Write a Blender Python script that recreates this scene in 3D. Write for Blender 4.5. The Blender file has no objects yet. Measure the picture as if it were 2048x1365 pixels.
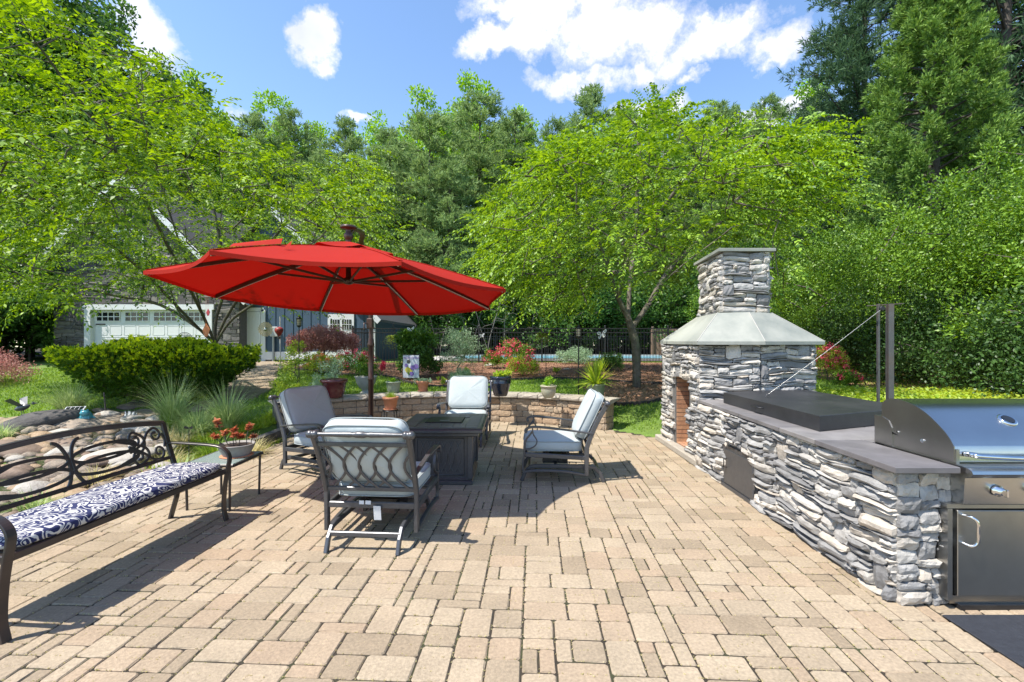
import bpy, math, random
import numpy as np
from mathutils import Vector, Matrix
rng = np.random.default_rng(7); random.seed(7)
SC = bpy.context.scene
# ------------------------------------------------------------------ camera, world, sun
CF, CH = 930.0, 1.65          # focal length in photo pixels, camera height
cam = bpy.data.cameras.new('camera'); co = bpy.data.objects.new('camera', cam)
SC.collection.objects.link(co); SC.camera = co
co.location = (0, 0, CH); co.rotation_euler = (math.radians(90), 0, 0)
cam.sensor_width = 36; cam.lens = CF/2048*36; cam.clip_end = 2000; cam.clip_start = 0.05
SUN = Vector((-0.49, -0.30, 1.0)).normalized()
SUN_EL = math.asin(SUN.z); SUN_AZ = math.atan2(SUN.x, SUN.y)
sl = bpy.data.lights.new('sun', 'SUN'); sl.energy = 4.6; sl.angle = math.radians(0.55); sl.color = (1, .945, .86)
so = bpy.data.objects.new('sun', sl); SC.collection.objects.link(so)
so.rotation_euler = SUN.to_track_quat('Z', 'Y').to_euler()
SC.view_settings.view_transform = 'Standard'; SC.view_settings.look = 'None'
SC.view_settings.exposure = 0.95; SC.view_settings.gamma = 1
SC.render.engine = 'CYCLES'
SC.cycles.max_bounces = 7; SC.cycles.diffuse_bounces = 4; SC.cycles.transmission_bounces = 6
SC.cycles.transparent_max_bounces = 8; SC.cycles.use_denoising = True
SC.cycles.sample_clamp_indirect = 6

class NT:
    def __init__(s, tree): s.t = tree; s.n = tree.nodes; s.l = tree.links
    def new(s, typ, **kw):
        n = s.n.new(typ)
        ins = kw.pop('ins', {})
        for k, v in kw.items(): setattr(n, k, v)
        for k, v in ins.items():
            if hasattr(v, 'is_output') or isinstance(v, bpy.types.NodeSocket): s.l.new(v, n.inputs[k])
            else: n.inputs[k].default_value = v
        return n
    def math(s, op, a, b=0.0, c=0.0, clamp=False):
        n = s.n.new('ShaderNodeMath'); n.operation = op; n.use_clamp = clamp
        for i, v in enumerate((a, b, c)):
            if isinstance(v, bpy.types.NodeSocket): s.l.new(v, n.inputs[i])
            else: n.inputs[i].default_value = v
        return n.outputs[0]
    def mix(s, f, a, b):
        n = s.n.new('ShaderNodeMix'); n.data_type = 'RGBA'
        for i, v in ((0, f), (6, a), (7, b)):
            if isinstance(v, bpy.types.NodeSocket): s.l.new(v, n.inputs[i])
            else: n.inputs[i].default_value = v if i == 0 else (*v[:3], 1)
        return n.outputs[2]
    def ramp(s, f, stops, interp='LINEAR'):
        n = s.n.new('ShaderNodeValToRGB'); n.color_ramp.interpolation = interp
        e = n.color_ramp.elements
        while len(e) < len(stops): e.new(0.5)
        for q, (p, c) in zip(e, stops): q.position = p; q.color = (*c[:3], 1) if not isinstance(c, (int, float)) else (c, c, c, 1)
        s.l.new(f, n.inputs[0]); return n.outputs[0]
    def noise(s, vec, scale, detail=4, rough=.55, dist=0, out=0):
        n = s.n.new('ShaderNodeTexNoise'); n.inputs['Scale'].default_value = scale; n.inputs['Detail'].default_value = detail
        n.inputs['Roughness'].default_value = rough; n.inputs['Distortion'].default_value = dist
        if vec is not None: s.l.new(vec, n.inputs['Vector'])
        return n.outputs[out]

def PX(px, d): return (px-1024)/CF*d
def PZ(py, d): return CH-(py-682.5)/CF*d
def GP(px, py, z=0.0):
    d = CF*(CH-z)/(py-682.5); return Vector((PX(px, d), d, z))

# world: Nishita sky with cumulus clouds laid out by direction
w = bpy.data.worlds.new('World'); SC.world = w; w.use_nodes = True; w.node_tree.nodes.clear()
W = NT(w.node_tree)
sky = W.new('ShaderNodeTexSky', sky_type='NISHITA', sun_disc=False, sun_elevation=SUN_EL, sun_rotation=SUN_AZ, altitude=200, air_density=1.0, dust_density=0.4, ozone_density=2.0)
tc = W.new('ShaderNodeTexCoord'); gen = tc.outputs['Generated']
nz = W.noise(gen, 3.2, 6, .6, 0, 1)
off = W.new('ShaderNodeVectorMath', operation='SUBTRACT'); W.l.new(nz, off.inputs[0]); off.inputs[1].default_value = (.5, .5, .5)
sc_ = W.new('ShaderNodeVectorMath', operation='MULTIPLY_ADD'); W.l.new(off.outputs[0], sc_.inputs[0]); sc_.inputs[1].default_value = (.16, .16, .16); W.l.new(gen, sc_.inputs[2])
sc2 = W.new('ShaderNodeVectorMath', operation='MULTIPLY_ADD'); of2 = W.new('ShaderNodeVectorMath', operation='SUBTRACT'); W.l.new(W.noise(gen, 13, 5, .65, 0, 1), of2.inputs[0]); of2.inputs[1].default_value = (.5, .5, .5)
W.l.new(of2.outputs[0], sc2.inputs[0]); sc2.inputs[1].default_value = (.07, .07, .07); W.l.new(sc_.outputs[0], sc2.inputs[2]); warp = sc2.outputs[0]
def cdir(px, py): return Vector(((px-1024)/CF, 1, (682.5-py)/CF)).normalized()
clouds = [(1230,60,.17,.075,0),(1400,75,.17,.05,.2),(1530,85,.075,.035,0),(1080,60,.11,.05,.4),(1170,150,.13,.035,-.05),(1270,130,.05,.03,0),(985,95,.07,.035,.2),
          (622,85,.045,.055,-.6),(310,60,.09,.05,-.6),(350,90,.05,.03,0),(480,215,.06,.02,0),(1300,215,.09,.03,0),(1490,228,.10,.03,0),(1375,150,.03,.015,0),(1585,190,.04,.02,.5),(700,240,.05,.015,0),(1100,0,.16,.05,0),(1030,20,.06,.03,0),
          (-500,100,.3,.08,0),(-900,350,.3,.1,0),(2700,150,.3,.1,0),(2600,450,.3,.05,0)]
acc = None
for (px, py, rx, rz, tl) in clouds:
    c = cdir(px, py); rt = Vector((c.y, -c.x, 0)).normalized(); up = rt.cross(c).normalized()
    rx *= .86; rz *= .80; r2 = (rt*math.cos(tl)+up*math.sin(tl))/rx; u2 = (up*math.cos(tl)-rt*math.sin(tl))/rz
    vals = []
    for ax in (r2, u2):
        d = W.new('ShaderNodeVectorMath', operation='DOT_PRODUCT'); W.l.new(warp, d.inputs[0]); d.inputs[1].default_value = ax
        v = W.math('SUBTRACT', d.outputs['Value'], ax.dot(c)); vals.append(W.math('MULTIPLY', v, v))
    fr = W.new('ShaderNodeVectorMath', operation='DOT_PRODUCT'); W.l.new(gen, fr.inputs[0]); fr.inputs[1].default_value = c
    q = W.math('ADD', vals[0], vals[1])
    q = W.math('SUBTRACT', 1.0, q)
    q = W.math('SUBTRACT', q, W.math('MULTIPLY', W.math('LESS_THAN', fr.outputs['Value'], 0.0), 50.0))
    acc = q if acc is None else W.math('MAXIMUM', acc, q)
fine = W.noise(gen, 8, 9, .68)
dens = W.math('ADD', W.math('MULTIPLY', acc, 1.15), W.math('MULTIPLY', W.math('SUBTRACT', fine, .50), 5.5))
mask = W.ramp(dens, [(.0, 0), (.55, .30), (1.35 if False else 1.0, .72)], 'LINEAR')
lum = W.ramp(W.noise(gen, 6, 5, .6), [(.3, (6.4, 6.3, 6.9)), (.62, (8.9, 8.5, 8.5))])
hs = W.new('ShaderNodeHueSaturation', ins={'Saturation': 1.05, 'Value': 1.80}); W.l.new(sky.outputs[0], hs.inputs['Color'])
col = W.mix(mask, hs.outputs[0], lum)
bg = W.new('ShaderNodeBackground', ins={'Color': col, 'Strength': 0.088})
wo = W.new('ShaderNodeOutputWorld'); W.l.new(bg.outputs[0], wo.inputs[0])

# ------------------------------------------------------------------ object helpers
COL = SC.collection
def tag(o, label=None, cat=None, group=None, kind=None):
    if label: o['label'] = label
    if cat: o['category'] = cat
    if group: o['group'] = group
    if kind: o['kind'] = kind
    return o
def empty(name, loc=(0, 0, 0), rz=0, label=None, cat=None, group=None):
    o = bpy.data.objects.new(name, None); COL.objects.link(o); o.location = loc; o.rotation_euler = (0, 0, rz); o.empty_display_size = .1
    return tag(o, label, cat, group)
def mesh_obj(name, V, F, mats=None, parent=None, smooth=False, midx=None, loc=None):
    me = bpy.data.meshes.new(name)
    V = np.asarray(V, dtype=np.float32).reshape(-1, 3)
    if isinstance(F, np.ndarray) and F.ndim == 2:
        n, k = F.shape
        me.vertices.add(len(V)); me.vertices.foreach_set('co', V.ravel())
        me.loops.add(n*k); me.loops.foreach_set('vertex_index', F.astype(np.int32).ravel())
        me.polygons.add(n); me.polygons.foreach_set('loop_start', np.arange(0, n*k, k, dtype=np.int32))
        try: me.polygons.foreach_set('loop_total', np.full(n, k, dtype=np.int32))
        except Exception: pass
        me.update(calc_edges=True)
    else:
        me.from_pydata(V.tolist(), [], F)
    if mats is not None:
        for m in (mats if isinstance(mats, (list, tuple)) else [mats]): me.materials.append(m)
    if midx is not None: me.polygons.foreach_set('material_index', np.asarray(midx, dtype=np.int32))
    if smooth: me.polygons.foreach_set('use_smooth', np.ones(len(me.polygons), dtype=bool))
    me.update()
    o = bpy.data.objects.new(name, me); COL.objects.link(o)
    if parent is not None: o.parent = parent
    if loc is not None: o.location = loc
    return o
def kids(o): return [c for c in bpy.data.objects if c.parent == o]
def copy_tree(o, parent=None):
    c = o.copy(); COL.objects.link(c); c.parent = parent
    for ch in kids(o): copy_tree(ch, c)
    return c

def bez(pts, n=8):
    """Catmull-Rom through pts"""
    P = [Vector(p) for p in pts]
    if len(P) < 3: return P
    P = [P[0]*2-P[1]] + P + [P[-1]*2-P[-2]]; out = []
    for i in range(1, len(P)-2):
        a, b, c, d = P[i-1:i+3]
        for j in range(n):
            t = j/n
            out.append(.5*((2*b)+(c-a)*t+(2*a-5*b+4*c-d)*t*t+(3*b-a-3*c+d)*t**3))
    out.append(P[-2]); return out

class MB:
    """mesh builder: collects shapes, builds ONE object"""
    def __init__(s): s.V = []; s.F = []; s.M = []; s.S = []
    def add(s, V, F, m=0, sm=False):
        o = len(s.V); s.V += [tuple(v) for v in V]; s.F += [tuple(i+o for i in f) for f in F]; s.M += [m]*len(F); s.S += [sm]*len(F); return s
    def box(s, c, size, m=0, rot=None, bev=0.0):
        hx, hy, hz = [q/2 for q in size]; c = Vector(c)
        b = min(bev, hx*.9, hy*.9, hz*.9)
        if b <= 0:
            V = [Vector((x*hx, y*hy, z*hz)) for z in (-1, 1) for x, y in ((-1, -1), (1, -1), (1, 1), (-1, 1))]
            F = [(0, 3, 2, 1), (4, 5, 6, 7), (0, 1, 5, 4), (1, 2, 6, 5), (2, 3, 7, 6), (3, 0, 4, 7)]
        else:
            def ring(x, y, z, k): return [Vector(p) for p in ((-x+k, -y, z), (x-k, -y, z), (x, -y+k, z), (x, y-k, z), (x-k, y, z), (-x+k, y, z), (-x, y-k, z), (-x, -y+k, z))]
            V = ring(hx-b, hy-b, -hz, b*.3)+ring(hx, hy, -hz+b, b*.6)+ring(hx, hy, hz-b, b*.6)+ring(hx-b, hy-b, hz, b*.3)
            F = [tuple(range(7, -1, -1)), tuple(range(24, 32))]
            for r in range(3):
                for i in range(8): j = (i+1) % 8; F.append((r*8+i, r*8+j, r*8+8+j, r*8+8+i))
        R = Matrix.Rotation(rot[0], 3, rot[1]) if isinstance(rot, tuple) else (rot if rot is not None else None)
        V = [(R @ v if R is not None else v)+c for v in V]
        return s.add(V, F, m)
    def tube(s, pts, r, n=8, m=0, flat=None, cap=True, sm=True, up=None):
        """sweep: r radius (number or list); flat=(w,h): rectangular bar"""
        P = [Vector(p) for p in pts]; N = len(P)
        if isinstance(r, (int, float)): r = [r]*N
        T = []
        for i in range(N):
            t = (P[min(i+1, N-1)]-P[max(i-1, 0)])
            T.append(t.normalized() if t.length > 1e-9 else Vector((0, 0, 1)))
        u = Vector(up) if up is not None else (Vector((0, 0, 1)) if abs(T[0].z) < .9 else Vector((1, 0, 0)))
        rings = []
        for i in range(N):
            a = (u-T[i]*u.dot(T[i]))
            if a.length < 1e-6: a = T[i].orthogonal()
            a.normalize(); b = T[i].cross(a)
            if up is None: u = a
            if flat:
                wv, hv = flat[0]/2*r[i], flat[1]/2*r[i]; k = min(wv, hv)*.35
                prof = [(-wv+k, -hv), (wv-k, -hv), (wv, -hv+k), (wv, hv-k), (wv-k, hv), (-wv+k, hv), (-wv, hv-k), (-wv, -hv+k)]
                rings.append([P[i]+b*x+a*y for x, y in prof])
            else:
                rings.append([P[i]+(a*math.cos(2*math.pi*k/n)+b*math.sin(2*math.pi*k/n))*r[i] for k in range(n)])
        k = len(rings[0]); V = [v for q in rings for v in q]; F = []
        for i in range(N-1):
            for j in range(k): j2 = (j+1) % k; F.append((i*k+j, i*k+k+j, i*k+k+j2, i*k+j2))
        s.add(V, F, m, sm and not flat)
        if cap:
            s.add(rings[0], [tuple(range(k))], m); s.add(rings[-1], [tuple(range(k-1, -1, -1))], m)
        return s
    def lathe(s, prof, c=(0, 0, 0), n=24, m=0, sm=True, R=None, sx=1, sy=1):
        c = Vector(c); V = []
        for (rr, z) in prof:
            for k in range(n):
                v = Vector((rr*math.cos(2*math.pi*k/n)*sx, rr*math.sin(2*math.pi*k/n)*sy, z)); V.append((R @ v if R is not None else v)+c)
        F = []
        for i in range(len(prof)-1):
            for j in range(n): j2 = (j+1) % n; F.append((i*n+j, i*n+j2, i*n+n+j2, i*n+n+j))
        s.add(V, F, m, sm)
        if prof[0][0] > 1e-5: s.add(V[:n], [tuple(range(n-1, -1, -1))], m)
        if prof[-1][0] > 1e-5: s.add(V[-n:], [tuple(range(n))], m)
        return s
    def prism(s, poly, z0, z1, m=0, bev=0.0):
        n = len(poly); P = [Vector((p[0], p[1], 0)) for p in poly]
        if bev > 0:
            c = sum(P, Vector())/n
            Q = [p+(c-p).normalized()*bev*1.4 for p in P]
            lv = [(Q, z0), (P, z0+bev), (P, z1-bev), (Q, z1)]
        else: lv = [(P, z0), (P, z1)]
        V = [(p.x, p.y, z) for L, z in lv for p in L]
        F = [tuple(range(n-1, -1, -1)), tuple(range((len(lv)-1)*n, len(lv)*n))]
        for r in range(len(lv)-1):
            for i in range(n): j = (i+1) % n; F.append((r*n+i, r*n+j, r*n+n+j, r*n+n+i))
        return s.add(V, F, m)
    def quadgrid(s, fn, nu, nv, m=0, sm=True, thick=0):
        V = [fn(i/nu, j/nv) for j in range(nv+1) for i in range(nu+1)]
        F = [(j*(nu+1)+i, j*(nu+1)+i+1, (j+1)*(nu+1)+i+1, (j+1)*(nu+1)+i) for j in range(nv) for i in range(nu)]
        return s.add(V, F, m, sm)
    def build(s, name, mats, parent=None, loc=None):
        o = mesh_obj(name, s.V, s.F, mats, parent, midx=s.M, loc=loc)
        o.data.polygons.foreach_set('use_smooth', np.array(s.S, dtype=bool)); o.data.update()
        return o

# ------------------------------------------------------------------ materials
def mat(name, c1, c2=None, rough=.6, metal=0, scale=8, bump=0, bscale=None, island=False, spec=.5, detail=5, c3=None, c4=None, coat=0, sheen=0, bdist=.01):
    if not metal > .9: c1, c2, c3 = [None if c is None else tuple(q*.80 for q in c) for c in (c1, c2, c3)]
    m = bpy.data.materials.new(name); m.use_nodes = True; N = NT(m.node_tree)
    p = m.node_tree.nodes['Principled BSDF']
    tcn = N.new('ShaderNodeTexCoord'); v = tcn.outputs['Object']
    p.inputs['Roughness'].default_value = rough; p.inputs['Metallic'].default_value = metal; p.inputs['Specular IOR Level'].default_value = spec
    p.inputs['Coat Weight'].default_value = coat; p.inputs['Sheen Weight'].default_value = sheen
    if c2 is None: c2 = tuple(q*.8 for q in c1)
    nf = N.noise(v, scale, detail, .6)
    f = N.ramp(nf, [(.3, 0), (.7, 1)])
    if island:
        g = N.new('ShaderNodeNewGeometry')
        stops = [(0, c1), (.55, c2)] + ([(.8 if c4 else 1, c3)] if c3 else []) + ([(1, c4)] if c4 else [])
        colr = N.ramp(g.outputs['Random Per Island'], stops)
        k = N.math('MULTIPLY', N.math('MULTIPLY_ADD', nf, 1.1, .45), N.math('MULTIPLY_ADD', N.noise(v, scale*.045+.6, 3), .5, .76))
        hv = N.new('ShaderNodeHueSaturation', ins={'Color': colr, 'Value': k}); outc = hv.outputs[0]
    else:
        outc = N.mix(f, c1, c2)
        if c3: outc = N.mix(N.ramp(N.noise(v, scale*.27, 3, .5), [(.5, 0), (.68, 1)]), outc, c3)
    N.l.new(outc, p.inputs['Base Color'])
    if bump:
        b = N.new('ShaderNodeBump', ins={'Strength': bump, 'Distance': bdist}); N.l.new(N.noise(v, bscale or scale*3, 6, .65), b.inputs['Height']); N.l.new(b.outputs[0], p.inputs['Normal'])
    return m
def leafmat(name, c1, c2, trans=.35, rough=.45, spec=.35, tcol=None):
    m = bpy.data.materials.new(name); m.use_nodes = True; N = NT(m.node_tree); m.node_tree.nodes.clear()
    g = N.new('ShaderNodeNewGeometry')
    c = N.ramp(g.outputs['Random Per Island'], [(0, c1), (1, c2)])
    p = N.new('ShaderNodeBsdfPrincipled', ins={'Roughness': rough, 'Specular IOR Level': spec, 'Base Color': c})
    hs = N.new('ShaderNodeHueSaturation', ins={'Hue': .485, 'Saturation': 1.1, 'Value': 1.7, 'Color': c})
    t = N.new('ShaderNodeBsdfTranslucent', ins={'Color': hs.outputs[0]})
    mx = N.new('ShaderNodeMixShader', ins={'Fac': trans}); N.l.new(p.outputs[0], mx.inputs[1]); N.l.new(t.outputs[0], mx.inputs[2])
    o = N.new('ShaderNodeOutputMaterial'); N.l.new(mx.outputs[0], o.inputs[0])
    return m
M = {}
M['stone'] = mat('ledge_stone', (.19, .187, .188), (.38, .37, .355), .85, scale=9, bump=1, bscale=42, island=True, c3=(.58, .54, .48), c4=(.42, .37, .31), bdist=.01)
M['hstone'] = mat('house_stone', (.07, .065, .065), (.16, .15, .145), .9, scale=5, bump=.8, bscale=14, island=True, c3=(.26, .235, .20), bdist=.02)
M['mortar'] = mat('dark_mortar', (.11, .105, .10), (.17, .16, .15), .95, scale=20)
M['paver'] = mat('paver', (.30, .232, .155), (.41, .328, .228), .88, scale=55, bump=.7, bscale=130, island=True, c3=(.37, .275, .185), bdist=.006)
M['joint'] = mat('joint_sand', (.022, .017, .012), (.05, .038, .024), .95, scale=14, bump=.5, c3=(.05, .06, .02))
M['block'] = mat('wall_block', (.33, .22, .135), (.46, .335, .22), .9, scale=30, bump=.9, bscale=55, island=True, c3=(.37, .30, .22), bdist=.015)
M['cap'] = mat('cap_stone', (.36, .31, .25), (.43, .385, .32), .9, scale=40, bump=.9, bscale=60, island=True, c3=(.39, .33, .28), bdist=.012)
M['slate'] = mat('bluestone', (.15, .14, .145), (.24, .225, .22), .55, scale=5, bump=.25, bscale=25, island=True, c3=(.19, .155, .165), bdist=.006)
M['hood'] = mat('hood_slate', (.23, .25, .225), (.37, .375, .33), .7, scale=3.2, bump=.15, bscale=9, c3=(.40, .41, .36), bdist=.006)
M['brick'] = mat('firebrick', (.42, .20, .11), (.52, .29, .16), .85, scale=30, bump=.4, island=True, c3=(.47, .25, .15))
M['bronze'] = mat('dark_bronze_metal', (.095, .097, .105), (.125, .127, .135), .32, metal=.45, scale=30, bump=.06, bscale=200)
M['bench_metal'] = mat('bench_bronze', (.05, .046, .046), (.075, .068, .065), .36, metal=.35, scale=10, c3=(.09, .065, .055))
M['black'] = mat('black_metal', (.018, .018, .02), (.03, .03, .032), .4, metal=.2, scale=20)
M['steel_post'] = mat('weathered_steel', (.12, .12, .125), (.19, .18, .175), .5, metal=.6, scale=7, c3=(.20, .15, .12))
M['lid'] = mat('black_lid', (.022, .023, .026), (.036, .037, .041), .42, scale=6, bump=.1, bscale=60, c3=(.045, .045, .048))
M['cushion'] = mat('cushion_fabric', (.42, .475, .48), (.48, .53, .535), .9, scale=3, bump=.35, bscale=9, sheen=.2, bdist=.02)
M['piping'] = mat('cushion_piping', (.40, .44, .44), None, .9, scale=3)
M['red'] = None
M['white'] = mat('white_paint', (.74, .75, .76), (.80, .80, .80), .5, scale=3)
M['blue_wall'] = mat('blue_siding', (.045, .085, .14), (.055, .10, .16), .6, scale=3)
M['shingle'] = mat('roof_shingle', (.05, .05, .05), (.11, .105, .10), .9, scale=25, bump=.6)
M['glass'] = mat('dark_glass', (.012, .014, .016), (.02, .022, .025), .06, scale=2)
M['bark'] = mat('bark', (.075, .06, .045), (.19, .165, .13), .9, scale=14, bump=.8, bscale=40, bdist=.02, c3=(.14, .15, .09))
M['dbark'] = mat('dark_bark', (.06, .05, .042), (.13, .11, .09), .9, scale=8, bump=.5)
M['terracotta'] = mat('terracotta', (.50, .20, .10), (.58, .27, .15), .8, scale=12, bump=.1)
M['soil'] = mat('potting_soil', (.06, .04, .03), (.10, .07, .05), .95, scale=40, bump=.8)
M['maroon'] = mat('maroon_glaze', (.085, .012, .02), (.12, .02, .025), .18, scale=6, coat=.4)
M['navy'] = mat('navy_glaze', (.012, .018, .035), (.02, .028, .05), .15, scale=6, coat=.4)
M['greenglaze'] = mat('green_glaze', (.22, .27, .18), (.32, .36, .25), .3, scale=10)
M['beigeglaze'] = mat('beige_glaze', (.38, .40, .28), (.46, .40, .29), .35, scale=9)
M['mulch'] = mat('mulch', (.20, .095, .05), (.38, .21, .125), .95, scale=30, bump=.8, island=True, c3=(.42, .25, .16))
M['rock'] = mat('river_rock', (.20, .17, .14), (.40, .31, .23), .8, scale=6, bump=.8, bscale=18, bdist=.02)
M['rock2'] = mat('tan_rock', (.34, .22, .12), (.48, .36, .24), .8, scale=5, bump=.8, bscale=18, bdist=.02)
M['rock3'] = mat('brown_rock', (.17, .12, .09), (.30, .21, .15), .8, scale=5, bump=.4, bscale=18, bdist=.02)
M['rock4'] = mat('pale_rock', (.38, .34, .29), (.55, .51, .45), .85, scale=5, bump=.8, bscale=18, bdist=.02)
M['darkrock'] = mat('dark_rock', (.055, .05, .05), (.12, .11, .105), .85, scale=5, bump=.8, bscale=14, bdist=.03)
M['edging'] = mat('edging', (.035, .03, .028), (.06, .05, .045), .85, scale=15, bump=.4)
M['steel'] = mat('stainless_steel', (.50, .49, .47), (.58, .57, .55), .24, metal=1, scale=2)
M['steel_dull'] = mat('stainless_panel', (.36, .35, .33), (.44, .43, .41), .32, metal=1, scale=3)
M['chrome'] = mat('chrome', (.75, .75, .75), None, .08, metal=1)
M['pole'] = mat('umbrella_bronze', (.06, .032, .026), (.085, .045, .035), .35, metal=.3, scale=8)
M['cond'] = mat('concrete', (.42, .40, .37), (.52, .50, .46), .9, scale=10, bump=.3)
M['wood'] = mat('brown_boards', (.20, .13, .09), (.28, .19, .14), .8, scale=6)
# leaves
M['elm'] = leafmat('elm_leaf', (.04, .115, .010), (.29, .45, .045), .30)
M['elm2'] = leafmat('near_elm_leaf', (.03, .09, .010), (.27, .42, .035), .32, rough=.5, spec=.3)
M['hard'] = leafmat('hardwood_leaf', (.12, .27, .02), (.27, .46, .05), .38)
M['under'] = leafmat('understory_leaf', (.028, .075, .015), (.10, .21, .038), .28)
M['pine'] = leafmat('pine_needle', (.09, .16, .05), (.29, .41, .15), .25, rough=.6, spec=.2)
M['dpine'] = leafmat('dark_pine_needle', (.03, .07, .035), (.09, .16, .07), .2, rough=.6, spec=.2)
M['crypt'] = leafmat('cryptomeria_needle', (.055, .13, .025), (.24, .37, .08), .18, rough=.6, spec=.2)
M['holly'] = leafmat('holly_leaf', (.035, .10, .010), (.22, .37, .035), .22, rough=.45, spec=.35)
M['yewtip'] = leafmat('yew_lit_growth', (.28, .40, .012), (.50, .60, .03), .3, rough=.5)  # yew growth tips, with the light on the bush top put into the colour
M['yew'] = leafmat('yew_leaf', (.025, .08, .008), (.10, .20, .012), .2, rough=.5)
M['shade'] = leafmat('shaded_hedge_leaf', (.02, .055, .014), (.08, .16, .032), .2)  # hedge underside: shade painted in as a darker leaf colour
M['maple'] = leafmat('red_maple_leaf', (.26, .10, .085), (.52, .29, .24), .3)
M['silver'] = leafmat('silver_leaf', (.17, .29, .15), (.36, .47, .30), .25)
M['grass'] = leafmat('lawn_blade', (.13, .24, .025), (.29, .42, .055), .3)
M['ograss'] = leafmat('ornamental_blade', (.20, .30, .09), (.44, .52, .24), .35)
M['straw'] = leafmat('straw_blade', (.36, .34, .14), (.55, .48, .26), .35)
M['lime'] = leafmat('lime_leaf', (.22, .34, .03), (.42, .50, .07), .35)
M['pink'] = leafmat('pink_petal', (.55, .03, .07), (.75, .16, .20), .25)
M['peach'] = leafmat('peach_petal', (.65, .22, .10), (.75, .35, .18), .25)
M['succ'] = leafmat('succulent_leaf', (.30, .07, .04), (.50, .22, .10), .2)
M['yellow'] = leafmat('yellow_leaf', (.55, .50, .05), (.65, .6, .15), .3)
# lawn ground
def lawnmat():
    m = bpy.data.materials.new('lawn_ground'); m.use_nodes = True; N = NT(m.node_tree); p = m.node_tree.nodes['Principled BSDF']
    v = N.new('ShaderNodeTexCoord').outputs['Object']
    c = N.ramp(N.noise(v, 26, 6, .7), [(.25, (.07, .13, .02)), (.55, (.14, .23, .035)), (.8, (.24, .33, .06))])
    c = N.mix(N.ramp(N.noise(v, 1.1, 3), [(.45, 0), (.7, .45)]), c, (.14, .19, .035))
    sep = N.new('ShaderNodeSeparateXYZ'); N.l.new(v, sep.inputs[0])
    # forest floor beyond the garden
    ff = N.math('ADD', sep.outputs['Y'], N.math('MULTIPLY', N.noise(v, .6, 3), 3))
    ff = N.ramp(N.math('DIVIDE', ff, 60), [(.475, 0), (.49, 1)])
    c = N.mix(ff, c, (.035, .028, .016))
    N.l.new(c, p.inputs['Base Color']); p.inputs['Roughness'].default_value = .9
    b = N.new('ShaderNodeBump', ins={'Strength': .8, 'Distance': .04}); N.l.new(N.noise(v, 60, 5, .7), b.inputs['Height']); N.l.new(b.outputs[0], p.inputs['Normal'])
    return m
M['lawn'] = lawnmat()
def redmat():
    m = bpy.data.materials.new('red_canopy'); m.use_nodes = True; N = NT(m.node_tree); m.node_tree.nodes.clear()
    v = N.new('ShaderNodeTexCoord').outputs['Object']
    c = N.mix(N.noise(v, 5, 4), (.44, .018, .009), (.49, .025, .012))
    d = N.new('ShaderNodeBsdfPrincipled', ins={'Base Color': c, 'Roughness': .75, 'Specular IOR Level': .2, 'Sheen Weight': .0})
    t = N.new('ShaderNodeBsdfTranslucent', ins={'Color': (.20, .001, .0008, 1)})
    mx = N.new('ShaderNodeMixShader', ins={'Fac': .40}); N.l.new(d.outputs[0], mx.inputs[1]); N.l.new(t.outputs[0], mx.inputs[2])
    o = N.new('ShaderNodeOutputMaterial'); N.l.new(mx.outputs[0], o.inputs[0]); return m
M['red'] = redmat()
def paisley():
    m = bpy.data.materials.new('blue_paisley'); m.use_nodes = True; N = NT(m.node_tree); p = m.node_tree.nodes['Principled BSDF']
    v = N.new('ShaderNodeTexCoord').outputs['Object']
    n1 = N.noise(v, 5.2, 1.5, .4, 2.0)
    s = N.math('FRACT', N.math('MULTIPLY', n1, 9.0))
    vo = N.new('ShaderNodeTexVoronoi', feature='DISTANCE_TO_EDGE', ins={'Scale': 20}); N.l.new(v, vo.inputs['Vector'])
    f = N.math('GREATER_THAN', N.math('ADD', s, N.math('MULTIPLY', vo.outputs['Distance'], .5)), .46)
    c = N.mix(f, (.48, .475, .46), (.012, .018, .075))
    N.l.new(c, p.inputs['Base Color']); p.inputs['Roughness'].default_value = .85; return m
M['paisley'] = paisley()
def watermat(name, c, rough=.03):
    m = bpy.data.materials.new(name); m.use_nodes = True; N = NT(m.node_tree); p = m.node_tree.nodes['Principled BSDF']
    v = N.new('ShaderNodeTexCoord').outputs['Object']
    N.l.new(N.mix(N.noise(v, 3, 3), c, tuple(q*1.4 for q in c)), p.inputs['Base Color'])
    p.inputs['Roughness'].default_value = rough
    b = N.new('ShaderNodeBump', ins={'Strength': .5, 'Distance': .02}); N.l.new(N.noise(v, 9, 3), b.inputs['Height']); N.l.new(b.outputs[0], p.inputs['Normal']); return m
M['pool'] = watermat('pool_water', (.05, .34, .47)); M['pond'] = watermat('pond_water', (.05, .06, .03))
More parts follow.
